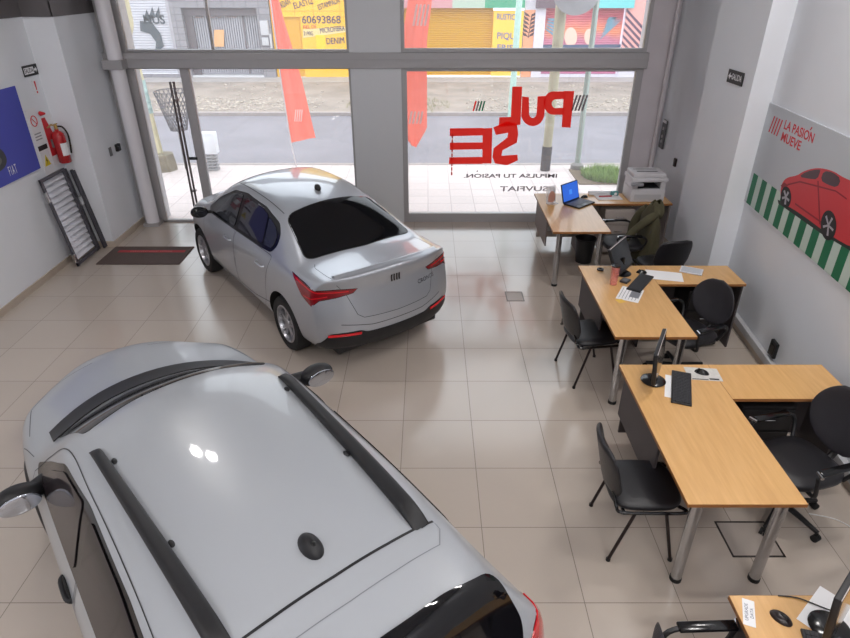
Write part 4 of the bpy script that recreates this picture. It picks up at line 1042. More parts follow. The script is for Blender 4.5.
# leaning louvred grille, double-framed
gr = thing('louvred_gate', 'grey steel framed gate with white louvres leaning on the left wall', 'gate', (-4.72, 7.84, 0))
def lean(bx, tx, z): 
    a = Vector((bx + 4.72, 0, 0)); b = Vector((tx + 4.72, 0, z)); up = (b - a).normalized(); y = Vector((0, 1, 0)); n = y.cross(up) if False else up.cross(y)
    return Matrix(((0, up.x, -n.x, a.x), (1, up.y, -n.y, a.y), (0, up.z, -n.z, a.z), (0, 0, 0, 1)))
F = lean(-4.71, -4.875, 1.2)
M_gf = mat('dark_steel_frame', (92, 90, 98), .4, .6)
def gbar(F, x0, x1, y0, y1, nm='frame_bar', z=(-.015, .015), m=None): return MB().box(x0, x1, y0, y1, z[0], z[1], F, .003).done(nm, m or M_gf, gr, smooth=False)
gbar(F, -.34, -.30, .02, 1.2); gbar(F, .20, .24, .02, 1.2); gbar(F, -.34, .24, 1.17, 1.21); gbar(F, -.34, .24, .03, .07); gbar(F, .265, .285, .02, 1.19)
for k in range(14):
    y = .10 + k * .077
    MB().box(-.295, .195, y, y + .070, -.004, .0, F @ Matrix.Translation((0, y, 0)) @ Matrix.Rotation(-.5, 4, 'X') @ Matrix.Translation((0, -y, 0))).done('louvre', mat('white_louvre', (214, 214, 222), .4, .1), gr, smooth=False)
F2_ = lean(-4.66, -4.83, 1.18)
gbar(F2_, .31, .345, .015, 1.16); gbar(F2_, .36, .39, .015, 1.14); 
gbar(F, .235, .30, .68, .80, 'latch', (.0, .05), M_satin); gbar(F, -.37, -.33, .92, 1.05, 'hinge', (-.01, .03), M_satin); gbar(F, -.37, -.33, .08, .2, 'hinge', (-.01, .03), M_satin)

# door mat
dm = thing('door_mat', 'dark taupe door mat with a red lettered stripe by the left pillar', 'mat', (-3.96, 7.91, 0))
M_mat = mat('taupe_ribbed_carpet', (92, 78, 74), .95, var=.1, vscale=90, bump=.5, bscale=300)
MB().box(-.57, .57, -.31, .31, .001, .012, bev=.004).done('pile', M_mat, dm, smooth=False)
MB().box(-.45, .50, .09, .165, .012, .0135).done('red_stripe', mat('red_carpet_stripe', (168, 56, 62), .9), dm, smooth=False)
t = MB(); text_bm(t, 'CONCESIONARIO OFICIAL', .05, Matrix.Translation((.02, .127, .0142)), .0004); t.done('lettering', mat('dull_pink_print', (196, 120, 118), .9), dm, smooth=False)

# ------------------------------------------------------------------ wall fittings, right
def rwp(px, py):        # poster-local coordinates on the askew right wall
    d = ray(px, py); t = (3.43 - .085 * 5.8) / (d.x - .085 * d.y); p = Vector((0, 0, CAM_H)) + d * t
    return ((6.2 - p.y) * 1.0036, p.z - 1.28)
def c8(x, y): return rwp(730 + x / 3.19, 90 + y / 3.19)
FR_ = rframe(6.2, 1.28, .002)
r, F = wall_plate('car_poster', 'wide white wall board printed with a red car over green and white stripes', 'poster', FR_, 0, 0, 0)
plate(F, -.33, 2.55, 0, 1.03, 0, .014, 'board', mat('pale_grey_print', (192, 196, 202), .6), r)
for k in range(12):
    x = -.205 + k * .235; plate(F, x, x + .12, 0, .325, .014, .0146, 'green_stripe', mat('green_print', (18, 112, 76), .55), r)
pshape(F, [[(-.205, 0), (2.55, 0), (2.55, .325), (-.205, .325)]], .0141, 'stripe_field', mat('pale_green_print', (196, 212, 204), .6), r, .0003)
S = lambda pts: [c8(*p) for p in pts]
bx = lambda l: [(a, b) for a, b in l]
pshape(F, [S([(158, 350), (205, 372), (300, 440), (383, 492), (460, 540), (460, 560), (383, 508), (300, 460), (160, 362)])], .0147, 'printed_shadow', mat('dark_green_print', (34, 46, 44), .6), r)
pshape(F, [chaikin(S([(166, 335), (170, 300), (186, 279), (222, 273), (240, 259), (285, 247), (335, 257), (366, 278), (400, 292), (440, 330), (450, 420), (440, 500), (400, 505), (350, 478), (300, 446), (250, 408), (205, 378), (172, 362)]), 2)], .0155, 'printed_car_body', mat('car_red_print', (204, 52, 60), .45), r)
pshape(F, [chaikin(S([(226, 277), (250, 260), (292, 252), (296, 258), (286, 285), (262, 284)]), 1), chaikin(S([(296, 288), (306, 258), (336, 262), (362, 284), (350, 312), (318, 302)]), 1)], .0163, 'printed_car_window', mat('smoke_print', (66, 40, 48), .4), r)
pshape(F, [S([(286, 290), (290, 290), (296, 430), (292, 428)]), S([(190, 300), (230, 290), (345, 320), (380, 345), (380, 350), (345, 325), (230, 295), (190, 305)]), S([(215, 360), (300, 420), (300, 426), (215, 366)]), S([(168, 305), (180, 295), (192, 305), (176, 315)])], .0168, 'printed_car_line', mat('maroon_print', (140, 26, 38), .5), r)
for cx, cy, rx, ry in ((185, 342, 17, 34), (322, 432, 25, 48), (430, 500, 26, 50)):
    pshape(F, [S([(cx + rx * math.cos(2 * PI * k / 28), cy + ry * math.sin(2 * PI * k / 28)) for k in range(28)])], .0172, 'printed_wheel', M_ink2, r)
    for k in range(5):
        a = 2 * PI * k / 5 + .5; ca, sa = math.cos(a), math.sin(a)
        pshape(F, [S([(cx - sa * 2, cy + ca * 3), (cx + ca * rx * .7 - sa * 3, cy + sa * ry * .7 + ca * 4), (cx + ca * rx * .7 + sa * 3, cy + sa * ry * .7 - ca * 4), (cx + sa * 2, cy - ca * 3)])], .0180, 'printed_spoke', mat('silver_print', (170, 168, 176), .4), r)
for k in range(4):
    x = -.12 + k * .062; pshape(F, [[(x + .03, .93), (x + .055, .93), (x + .02, .77), (x - .005, .77)]], .0147, 'red_slash', M_rprint, r)
ptext(F, 'LA PASION', .475, .90, .115, M_rprint, r, .0147, .002, .60); pshape(F, [[(.665, .955), (.683, .955), (.701, .985), (.681, .985)]], .0147, 'accent', M_rprint, r); ptext(F, 'MUEVE', .385, .79, .115, M_rprint, r, .0147, .002, .41)
r, F = wall_plate('exit_sign', 'small black exit sign with white left arrow on the right pillar', 'sign', frame((3.248, 7.03, 2.43), (0, -1, 0), (0, 0, 1)), 0, 0, 0)
plate(F, 0, .36, 0, .13, 0, .008, 'board', M_ink2, r); ptext(F, 'SALIDA', .22, .065, .085, M_wprint, r, .0085, 0, .22); pshape(F, [[(.10, .055), (.06, .055), (.06, .03), (.02, .065), (.06, .10), (.06, .075), (.10, .075)]], .0085, 'arrow', M_wprint, r)
r, F = wall_plate('control_plate', 'tall dark grey control plate with round pale symbols beside the corner pipe', 'switch panel', frame((3.446, 9.16, 1.22), (-.03, -1, 0), (0, 0, 1)), 0, 0, 0)
plate(F, 0, .17, 0, .40, 0, .02, 'cover', mat('grey_plate', (84, 82, 86), .4), r, .003); plate(F, 0, .17, .36, .40, .02, .022, 'top_strip', M_wprint, r)
for y in (.10, .17): t = MB(); t.lathe([(0, 0), (.024, 0), (.022, .004), (0, .004)], 20, F @ Matrix.Translation((.085, y, .02))); t.done('round_symbol', mat('pale_symbol', (196, 194, 196), .5), r)
plate(F, .06, .11, .26, .30, .02, .024, 'square_symbol', MATS['pale_symbol'], r)
def black_socket(label, F0, w=.07, h=.11, name='black_wall_socket'):
    r, F = wall_plate(name, label, 'socket', F0, 0, 0, 0)
    plate(F, 0, w, 0, h, 0, .03, 'cover', M_black, r, .004); plate(F, w * .2, w * .8, h * .2, h * .8, .03, .033, 'socket_face', M_blackg, r)
black_socket('small black socket on the wall above the printer', frame((3.478, 8.55, 1.10), (-.03, -1, 0), (0, 0, 1)))
black_socket('small black socket low on the wall behind the draped jacket', frame((3.49, 7.95, .55), (-.03, -1, 0), (0, 0, 1)))
black_socket('black socket above the trunking, beside the near right desk', rframe(5.06, .20, .002), .12, .16)
tag(MB().prism([(3.40, 9.26), (3.42, 9.26), (3.42, 9.3), (3.40, 9.3)], 1.0, 1.1).done('pipe_clip', M_black, smooth=False), 'tiny black clip on the corner pipe above the printer', 'clip') if False else None

# floor hatches
def hatch(x0, x1, y0, y1, m, label):
    r = thing('floor_hatch', label, 'floor hatch', ((x0 + x1) / 2, (y0 + y1) / 2, 0)); w, d = (x1 - x0) / 2, (y1 - y0) / 2
    t = MB()
    for a in ((-w, w, -d, -d + .012), (-w, w, d - .012, d), (-w, -w + .012, -d, d), (w - .012, w, -d, d)): t.box(*a, .0, .004)
    t.done('rim', m, r, smooth=False); MB().box(-w + .012, w - .012, -d + .012, d - .012, .0005, .002).done('lid', mat('hatch_lid', (168, 158, 150), .35), r, smooth=False)
hatch(.955, 1.17, 6.53, 6.78, mat('grey_rim', (120, 114, 112), .5), 'small square floor hatch in the open aisle right of the silver car')
hatch(2.06, 2.42, 2.80, 3.11, mat('dark_rim', (44, 38, 38), .5), 'dark-rimmed square floor hatch under the nearest L-shaped desk')

# ------------------------------------------------------------------ desks
def wood():
    m = mat('beech_laminate', (226, 172, 104), .32, coat=.25); nt = m.node_tree; b = nt.nodes['Principled BSDF']
    tc = nt.nodes.new('ShaderNodeTexCoord'); mp = nt.nodes.new('ShaderNodeMapping'); mp.inputs['Scale'].default_value = (14, 1.2, 14)
    n = nt.nodes.new('ShaderNodeTexNoise'); n.inputs['Scale'].default_value = 3; n.inputs['Detail'].default_value = 8
    cr = nt.nodes.new('ShaderNodeValToRGB'); cr.color_ramp.elements[0].color = lin((208, 160, 100)); cr.color_ramp.elements[1].color = lin((220, 174, 114)); cr.color_ramp.elements[0].position = .3; cr.color_ramp.elements[1].position = .7
    nt.links.new(tc.outputs['Object'], mp.inputs[0]); nt.links.new(mp.outputs[0], n.inputs['Vector']); nt.links.new(n.outputs['Fac'], cr.inputs[0]); nt.links.new(cr.outputs[0], b.inputs['Base Color']); return m
M_wood = wood(); M_edge = mat('wood_edge_band', (150, 98, 52), .5); M_mel = mat('charcoal_melamine', (72, 66, 68), .6); M_grey = mat('grey_melamine', (128, 120, 118), .6)
def desk(label, x, y, L, xr, ret=.45, modesty=M_mel, ret_panel=M_mel, legs=True, wtop=M_wood):
    W = .70; z = .75; r = thing('l_shaped_desk', label, 'desk', (x, y, 0), 0, 'l-shaped beech office desks along the right wall')
    MB().box(0, W, 0, L, z - .025, z - .0008).done('edge_band', M_edge, r, smooth=False)
    MB().box(.001, W - .001, .001, L - .001, z - .024, z, bev=.0015).done('desk_top', wtop, r, smooth=False)
    MB().box(W + .001, xr, L - ret, L, z - .025, z - .0008).done('edge_band', M_edge, r, smooth=False)
    MB().box(W + .0015, xr - .001, L - ret + .001, L - .001, z - .024, z, bev=.0015).done('return_top', wtop, r, smooth=False)
    if legs:
        for lx in (.10, .61):
            t = MB(); t.cyl((lx, .075, .02), (lx, .075, z - .026), .034, n=24); lg = t.done('leg', M_satin, r)
            MB().cyl((lx, .075, 0), (lx, .075, .028), .037, n=24).done('foot', M_rubber, lg)
    MB().box(.035, .053, L * .40, L * .95, .32, z - .026).done('side_panel', modesty, r, smooth=False)
    MB().box(W * .1, xr - .02, L - .07, L - .052, .12, z - .026).done('modesty_panel', ret_panel, r, smooth=False)
    MB().box(xr - .03, xr - .012, L - ret + .02, L - .02, 0, z - .026).done('end_panel', modesty, r, smooth=False)
    MB().box(W - .10, W - .082, L - ret + .02, L - .02, 0, z - .026).done('inner_panel', modesty, r, smooth=False)
    return r
desk('nearest full L-shaped beech desk, holding an edge-on monitor and keyboard', 1.510, 2.555, 1.465, 1.60)
desk('middle L-shaped beech desk, with scattered papers and a red-tinted beaker', 1.595, 4.442, 1.47, 1.58)
d1_ = desk('farthest L-shaped beech desk, by the window, holding laptop and printer', 1.504, 6.89, 1.50, 1.80, .46, M_grey, mat('light_grey_melamine', (176, 166, 160), .5))
desk('beech desk cut off by the bottom right edge of the photo, with a taped label', 1.490, .62, 1.34, 1.5)
MB().box(.08, .58, 1.0, 1.04, .38, .43).done('cable_tray', M_white, d1_, smooth=False)
# drawer pedestals under the returns
def pedestal(label, x, y, m):
    r = thing('drawer_pedestal', label, 'drawers', (x, y, 0)); MB().box(-.2, .2, -.17, .17, .03, .66, bev=.004).done('carcass', m, r, smooth=False)
    for k in range(3):
        d = MB().box(-.19, .19, -.186, -.171, .05 + k * .2, .235 + k * .2, bev=.003).done('drawer', m, r, smooth=False)
        t = MB(); t.tube([(-.05, -.187, .16 + k * .2), (-.05, -.205, .16 + k * .2), (.05, -.205, .16 + k * .2), (.05, -.187, .16 + k * .2)], .005, 6); t.done('handle', M_chrome, d)
pedestal('black three-drawer pedestal under the return of the nearest full desk', 2.52, 3.765, mat('black_melamine', (24, 22, 24), .5))
pedestal('black three-drawer pedestal under the return of the middle desk', 2.84, 5.66, MATS['black_melamine'])
pedestal('pale three-drawer pedestal under the return of the window desk', 2.62, 8.12, MATS['light_grey_melamine'])

# ------------------------------------------------------------------ visitor chairs
def visitor_chair(label, x, y, rz, group='black visitor chairs'):
    r = thing('visitor_chair', label, 'chair', (x, y, 0), rz, group)
    b = MB(); b.sheet(lambda u, v: Vector((.235 * math.copysign(abs(math.cos(2 * PI * u)) ** .55, math.cos(2 * PI * u)) * (1 - (1 - 1) * v) * q(v), .225 * math.copysign(abs(math.sin(2 * PI * u)) ** .55, math.sin(2 * PI * u)) * q(v), .425 + .055 * hgt(v))), 40, 9, cu=True)
    s = b.done('seat', M_leather, r, ang=60)
    b = MB()
    def bk(u, v):
        # u around the section, v from bottom to top
        w = .215 * (1 - .35 * max(0, v - .55) ** 2 * 4) * (.80 + .2 * min(1, v * 4)); 
        if v > .9: w *= math.sqrt(max(0, 1 - ((v - .9) / .1) ** 2)) * .45 + .55
        a = 2 * PI * u; c, sn = math.cos(a), math.sin(a)
        yy = w * math.copysign(abs(c) ** .6, c); th = .022 * (1 if 0 < v < 1 else .15)
        xx = -.235 - .085 * v + .05 * (yy / .22) ** 2 + th * math.copysign(abs(sn) ** .7, sn)
        return Vector((xx, yy, .50 + .37 * v))
    b.sheet(bk, 36, 16, cu=True)
    bmm = b.bm; bmesh.ops.holes_fill(bmm, edges=[e for e in bmm.edges if len(e.link_faces) == 1], sides=0)
    b.done('backrest', M_leather, r, ang=70)
    fr = MB()
    for s_ in (-1, 1):
        P = [(.20, s_ * .16, .42), (.23, s_ * .225, .425), (0, s_ * .238, .435), (-.19, s_ * .235, .44), (-.215, s_ * .20, .455), (-.225, s_ * .17, .50), (-.235, s_ * .15, .54)]
        fr.tube(curve_pts(P, 4), .0115, 8)
    fr.tube([(.20, -.16, .42), (.20, .16, .42)], .0115, 8); fr.tube([(-.17, -.235, .43), (-.17, .235, .43)], .0115, 8)
    fr.done('frame', M_blackg, r)
    for s_ in (-1, 1):
        for x0, x1 in ((.10, .20), (-.10, -.215)):
            t = MB(); t.tube([(x0, s_ * .235, .43), (x1, s_ * .243, .012)], .0115, 10); lg = t.done('leg', mat('dark_bronze_tube', (44, 34, 34), .3, .5), r)
            MB().cyl((x1, s_ * .243, 0), (x1, s_ * .243, .02), .015).done('foot_cap', M_rubber, lg)
    return r
def q(v): return [0.001, .55, .9, .985, 1, .985, .93, .6, .001][int(round(v * 8))]
def hgt(v): return [0, 0, .05, .25, .5, .78, .93, 1.0, .97][int(round(v * 8))]
visitor_chair('black visitor chair pushed up to the nearest full desk', 1.425, 3.02, 0)
visitor_chair('black visitor chair left of the middle desk, its back towards the silver car', 1.56, 5.02, math.radians(10))
visitor_chair('black chair with rimmed back between the middle desk and the draped jacket', 2.74, 6.62, math.radians(100))

# ------------------------------------------------------------------ office chairs
def office_chair(label, x, y, rz, back=(.23, .56), group='black swivel office chairs', arm=True):
    r = thing('office_chair', label, 'chair', (x, y, 0), rz, group)
    MB().sheet(lambda u, v: Vector((.25 * math.copysign(abs(math.cos(2 * PI * u)) ** .6, math.cos(2 * PI * u)) * q(v), .245 * math.copysign(abs(math.sin(2 * PI * u)) ** .6, math.sin(2 * PI * u)) * q(v), .44 + .075 * hgt(v))), 40, 9, cu=True).done('seat', M_leather, r, ang=60)
    bw, bh = back; b = MB()
    def bk(u, v):
        t = max(.0, math.sin(PI * min(1, max(0, v)))) ** .42; w = bw * (t if 0 < v < 1 else .02)
        a = 2 * PI * u; c, sn = math.cos(a), math.sin(a); yy = w * c
        return Vector((-.26 - .07 * v - .03 * math.sin(PI * v) + .07 * (yy / bw) ** 2 + .024 * sn * (.3 + .7 * t), yy, .54 + bh * v))
    b.sheet(bk, 40, 22, cu=True); bmesh.ops.holes_fill(b.bm, edges=[e for e in b.bm.edges if len(e.link_faces) == 1], sides=0); b.done('backrest', M_mesh, r, ang=70)
    MB().tube(curve_pts([(-.05, 0, .43), (-.25, 0, .43), (-.33, 0, .52), (-.335, 0, .72)], 4), .022, 8, rb=.03).done('back_support', M_black, r)
    if arm:
        for s_ in (-1, 1):
            a = MB(); a.tube(curve_pts([(.10, s_ * .20, .44), (.13, s_ * .285, .47), (.16, s_ * .295, .60), (.14, s_ * .29, .655), (-.12, s_ * .285, .665), (-.20, s_ * .27, .60), (-.17, s_ * .22, .47)], 5), .014, 8); ar = a.done('armrest', M_black, r)
            MB().box(-.13, .16, s_ * .285 - .028, s_ * .285 + .028, .664, .684, bev=.008).done('arm_pad', M_blackg, ar)
            MB().cyl((.155, s_ * .265, .668), (.175, s_ * .32, .668), .012).done('arm_tip', M_chrome, ar)
    MB().lathe([(0, .09), (.028, .09), (.028, .28), (.018, .28), (.018, .44), (0, .44)], 20).done('gas_column', M_blackg, r)
    MB().lathe([(0, .08), (.05, .08), (.055, .12), (0, .13)], 20).done('base_hub', M_black, r)
    for k in range(5):
        a = 2 * PI * k / 5 + .5; c, sn = math.cos(a), math.sin(a)
        lg = MB().tube([(c * .03, sn * .03, .105), (c * .15, sn * .15, .095), (c * .29, sn * .29, .075)], [.024, .02, .016], 8).done('leg', M_black, r)
        t = MB(); px_, py_ = c * .29, sn * .29
        for o_ in (-.014, .014): t.cyl((px_ - sn * (o_ - .009), py_ + c * (o_ - .009), .026), (px_ - sn * (o_ + .009), py_ + c * (o_ + .009), .026), .026, n=18)
        t.cyl((px_, py_, .03), (px_, py_, .07), .008); t.done('caster', M_rubber, lg)
    return r
office_chair('black round-backed office chair behind the nearest full desk, half cut off at the right', 2.56, 3.20, math.radians(196), (.24, .48))
office_chair('black armchair cut off by the bottom edge of the photo', 1.35, 1.56, math.radians(2), (.25, .38))
office_chair('black mesh office chair tucked between the middle desk and the right wall', 2.44, 4.98, math.radians(203), (.24, .42))
office_chair('black office chair with an olive jacket over it at the window desk', 2.46, 7.22, math.radians(182), (.22, .34))

# jacket over the chair back
jk = thing('olive_jacket', 'olive green hooded jacket draped over the back of an office chair', 'jacket', (2.80, 7.22, -.15))
M_jk = mat('olive_cloth', (74, 70, 50), .9, var=.15, vscale=5, bump=.3, bscale=40)
def jf(u, v):
    a = 2 * PI * u; z = 1.12 - .78 * v ** .85; k = min(1, (v + .02) * 5) ** .5
    ry = (.20 + .07 * v) * k; rx = (.085 + .055 * v) * k
    f = 1 + .07 * math.sin(a * 7 + 3 * v) * v + .05 * math.sin(a * 3 + 5 * v)
    return Vector((rx * f * math.copysign(abs(math.cos(a)) ** .8, math.cos(a)) - .02, ry * f * math.copysign(abs(math.sin(a)) ** .8, math.sin(a)), z + .02 * math.sin(3 * a)))
MB().sheet(jf, 56, 26, cu=True).done('body', M_jk, jk, ang=80)
MB().tube(curve_pts([(-.02, .18, 1.02), (-.09, .25, .90), (-.14, .27, .72), (-.13, .25, .52)], 5), [.06, .06, .065, .065, .065, .06, .06, .06, .058, .058, .055, .055, .052, .05, .05, .05], 12).done('sleeve', M_jk, jk, ang=80)
MB().tube(curve_pts([(-.03, -.14, 1.04), (-.14, -.16, .97), (-.27, -.15, .84), (-.36, -.12, .70)], 5), [.05, .052, .055, .055, .055, .055, .05, .05, .05, .048, .045, .045, .042, .04, .04, .04], 12).done('sleeve', M_jk, jk, ang=80)
def hf(u, v):
    a = PI * (u - .5) * 1.9; r_ = .13 * math.sin(PI * (.12 + .76 * v)); return Vector((.03 + r_ * .55 * math.cos(a) , .02 + r_ * 1.2 * math.sin(a), 1.16 - .20 * v + .02 * math.cos(a * 2)))
MB().sheet(hf, 28, 12, .012).done('hood', M_jk, jk, ang=80)

# ------------------------------------------------------------------ things on the desks
DZ = .7505
def monitor(label, x, y, rz, w, h, zb=.09, base='round', tilt=0):
    r = thing('computer_monitor', label, 'monitor', (x, y, DZ), rz)     # screen faces local -Y
    T = Matrix.Translation((0, 0, zb)) @ Matrix.Rotation(tilt, 4, 'X')
    MB().box(-w / 2, w / 2, -.012, .018, 0, h, T, .006).done('housing', M_black, r)
    MB().box(-w / 2 + .012, w / 2 - .012, -.0135, -.0125, .02, h - .012, T).done('screen', mat('dark_screen', (20, 22, 28), .12), r, smooth=False)
    MB().box(-w / 2 + .002, w / 2 - .002, -.013, -.0095, h - .004, h + .001, T).done('bezel_edge', mat('pale_bezel', (190, 180, 180), .4), r, smooth=False)
    MB().cyl((0, .025, .01), (0, .03, zb + h * .45), .016).done('stand_neck', M_blackg, r)
    MB().lathe([(0, 0), (.088, 0), (.092, .006), (.078, .014), (.03, .02), (0, .02)], 36, Matrix.Translation((0, .02, 0))).done('stand_base', M_blackg, r)
    return r
def keyboard(label, x, y, rz, w=.43, d=.14):
    r = thing('keyboard', label, 'keyboard', (x, y, DZ), rz, None)
    MB().box(-w / 2, w / 2, -d / 2, d / 2, 0, .014, bev=.004).done('case', M_black, r, smooth=False)
    t = MB()
    for i in range(20):
        for j in range(5): t.box(-w / 2 + .012 + i * (w - .024) / 20 + .0015, -w / 2 + .012 + (i + 1) * (w - .024) / 20 - .0015, -d / 2 + .01 + j * (d - .02) / 5 + .0015, -d / 2 + .01 + (j + 1) * (d - .02) / 5 - .0015, .013, .019)
    o = t.done('key_field', mat('key_plastic', (46, 46, 50), .5), r, smooth=False); o['kind'] = 'stuff'
def mouse(label, x, y, rz, s=1):
    r = thing('computer_mouse', label, 'mouse', (x, y, DZ), rz)
    t = MB(); t.lathe([(0, 1), (.35, .93), (.65, .74), (.88, .42), (1, .08), (1, 0), (0, 0)], 28, Matrix.Diagonal((.055 * s, .032 * s, .034 * s, 1))); t.done('shell', M_blackg, r, ang=70)
    MB().cyl((.025 * s, -.004, .030 * s), (.025 * s, .004, .030 * s), .007).done('scroll_wheel', M_rubber, r)
def sheetp(name, label, cat, x, y, rz, w, d, m=M_paper, n=1, z=0, marks=None, mm=None):
    r = thing(name, label, cat, (x, y, DZ + z), rz)
    MB().box(-w / 2, w / 2, -d / 2, d / 2, .0002, .0012 * n).done('sheet', m, r, smooth=False)
    if marks:
        t = MB()
        for q_ in marks: t.box(q_[0], q_[1], q_[2], q_[3], .0012 * n, .0012 * n + .0004)
        o = t.done('print', mm or mat('grey_ink', (140, 142, 150), .8), r, smooth=False); o['kind'] = 'stuff'
    return r
rd = math.radians
# nearest full desk
monitor('black monitor on round base seen edge-on, on the nearest full desk', 1.725, 3.79, rd(63), .42, .26, .09, tilt=-.1)
keyboard('black keyboard upright beside the edge-on monitor on the nearest full desk', 1.885, 3.70, rd(70))
sheetp('paper_sheet', 'thin white paper strip tucked under the keyboard on the nearest full desk', 'paper', 1.80, 3.73, rd(70), .30, .05)
sheetp('mouse_pad', 'pale patterned mouse pad with dark marks on the nearest full desk', 'mouse pad', 2.12, 3.885, rd(-6), .25, .17, mat('pale_pad', (206, 204, 200), .7, var=.08, vscale=30), 2, marks=[(.03, .10, -.075, -.055), (-.10, .02, -.08, -.07)], mm=M_ink2)
mouse('black mouse on the pale patterned pad', 2.115, 3.90, rd(150))
# middle desk
monitor('dark monitor turned away, seen from its edge on the middle desk', 2.02, 5.70, rd(54), .45, .30, .04, tilt=-.42)
keyboard('black keyboard lying diagonally on the middle desk', 2.12, 5.48, rd(55))
sheetp('paper_sheet', 'printed white sheet under the left end of the diagonal keyboard', 'paper', 1.95, 5.24, rd(62), .30, .21, marks=[(-.12, .12, .08 - k * .03, .085 - k * .03) for k in range(6)] + [(-.06, .10, -.09, .0)])
sheetp('paper_sheet', 'blank white sheet right of the diagonal keyboard on the middle desk', 'paper', 2.42, 5.66, rd(-14), .36, .22)
r = thing('tablet', 'white slate-shaped device lying at the back of the middle desk return', 'tablet', (2.74, 5.77, DZ), rd(-28)); MB().box(-.11, .11, -.08, .08, 0, .012, bev=.005).done('case', mat('pale_device', (214, 216, 224), .35), r, smooth=False); MB().box(-.095, .095, -.066, .066, .012, .0125).done('screen', mat('pale_screen', (196, 200, 208), .2), r, smooth=False)
mouse('black mouse behind the diagonal keyboard on the middle desk', 2.21, 5.73, rd(170))
r = thing('desk_phone', 'small grey phone lying left of the diagonal keyboard on the middle desk', 'phone', (1.98, 5.52, DZ), rd(50)); MB().box(-.05, .05, -.04, .04, 0, .022, bev=.006).done('case', mat('dark_grey_case', (62, 62, 66), .4), r, smooth=False); MB().box(-.03, .03, -.026, .026, .022, .0235).done('display', mat('grey_display', (120, 124, 130), .2), r, smooth=False)
r = thing('tape_roll', 'small black disc near the far left corner of the middle desk', 'tape', (1.80, 5.80, DZ)); MB().lathe([(.018, 0), (.034, 0), (.034, .014), (.018, .014), (.018, 0)], 24).done('roll', M_black, r)
r = thing('beaker', 'translucent red-tinted beaker standing left of the monitor on the middle desk', 'cup', (1.845, 5.46, DZ))
def tinted(name, rgb, k):
    m = bpy.data.materials.new(name); m.use_nodes = True; nt = m.node_tree; b = nt.nodes['Principled BSDF']; b.inputs['Base Color'].default_value = lin(rgb); b.inputs['Roughness'].default_value = .15; b.inputs['Alpha'].default_value = k; return m
MB().lathe([(.034, .004), (.042, .20), (.0405, .20), (.0325, .006), (0, .006), (0, 0), (.034, 0), (.034, .004)], 28).done('cup_wall', tinted('pink_acrylic', (238, 150, 142), .32), r)
MB().lathe([(0, .195), (.043, .195), (.044, .21), (0, .213)], 28).done('lid', M_blackg, r)
sheetp('sticky_note', 'small yellow sticky note at the left edge of the middle desk', 'note', 1.82, 5.10, rd(20), .07, .07, mat('yellow_note', (226, 186, 84), .7))
# window desk
lp = thing('laptop', 'open laptop with a bright blue screen on the window desk', 'laptop', (1.955, 8.02, DZ), rd(43))
MB().box(-.185, .185, -.25, 0, 0, .018, bev=.004).done('base', M_black, lp, smooth=False)
t = MB()
for i in range(14):
    for j in range(5): t.box(-.165 + i * .0236, -.165 + i * .0236 + .02, -.17 + j * .028, -.17 + j * .028 + .024, .018, .0205)
o = t.done('key_field', mat('light_key', (112, 114, 122), .5), lp, smooth=False); o['kind'] = 'stuff'
MB().box(-.045, .045, -.238, -.182, .018, .0185).done('touchpad', mat('touchpad_grey', (90, 92, 98), .4), lp, smooth=False)
T = Matrix.Translation((0, 0, .015)) @ Matrix.Rotation(-.28, 4, 'X')
sc_ = MB().box(-.185, .185, .0, .012, 0, .25, T, .004).done('lid', M_black, lp, smooth=False)
MB().box(-.172, .172, -.0012, -.0002, .014, .238, T).done('screen', mat('blue_screen', (38, 84, 176), .3, emit=.9), sc_, smooth=False)
MB().box(-.03, .03, -.002, -.0012, .09, .15, T).done('screen_window', mat('light_blue_screen', (60, 120, 206), .3, emit=.9), sc_, smooth=False)
mouse('black mouse beside the laptop on the window desk', 2.17, 8.20, rd(20))
r = thing('card_holder', 'clear acrylic brochure holder with a pinkish leaflet left of the laptop', 'holder', (1.665, 7.96, DZ), rd(25))
MB().box(-.075, .075, .0, .004, 0, .23, Matrix.Rotation(-.15, 4, 'X')).done('back_plate', tinted('clear_acrylic', (220, 220, 225), .35), r, smooth=False)
MB().box(-.075, .075, -.07, .0, 0, .006).done('foot_plate', MATS.get('x') or tinted('clear_acrylic_foot', (220, 220, 225), .35), r, smooth=False)
pshape(frame((0, -.006, .0), (1, 0, 0), (0, 0, 1)), [chaikin([(-.05, .01), (.05, .01), (.06, .10), (.02, .17), (-.03, .17), (-.06, .10)], 2)], .0, 'leaflet', mat('pinkish_leaflet', (196, 146, 134), .6), r, .002)
r = thing('red_marker', 'red pen lying on papers beside the printer', 'pen', (2.46, 8.20, DZ + .011), rd(5)); MB().cyl((-.09, 0, .008), (.09, 0, .008), .008, n=12).done('barrel', mat('pen_red', (190, 40, 54), .4), r); MB().cyl((.09, 0, .008), (.125, 0, .008), .009, n=12).done('cap', M_wprint, r)
r = thing('tape_dispenser', 'small teal box on the papers beside the printer', 'dispenser', (2.60, 8.26, DZ + .011), rd(10)); MB().box(-.05, .05, -.035, .035, 0, .06, bev=.012).done('case', mat('teal_plastic', (90, 150, 150), .4), r); MB().cyl((0, -.036, .03), (0, .036, .03), .022).done('spool', M_white, r)
sheetp('paper_stack', 'white papers in front of the printer on the window desk return', 'paper', 2.50, 8.20, rd(4), .34, .22, n=8)
sheetp('paper_stack', 'pale papers at the back of the window desk return', 'paper', 2.46, 8.345, rd(0), .40, .07, mat('pale_paper', (222, 224, 226), .8), n=30)
pr_ = thing('office_printer', 'white multifunction printer with scanner lid on the window desk return', 'printer', (2.97, 8.19, DZ), rd(0))
pr_.scale = (1, 1, 1.06)
M_prn = mat('printer_plastic', (206, 204, 208), .45); M_prd = mat('printer_dark_slot', (40, 40, 44), .5)
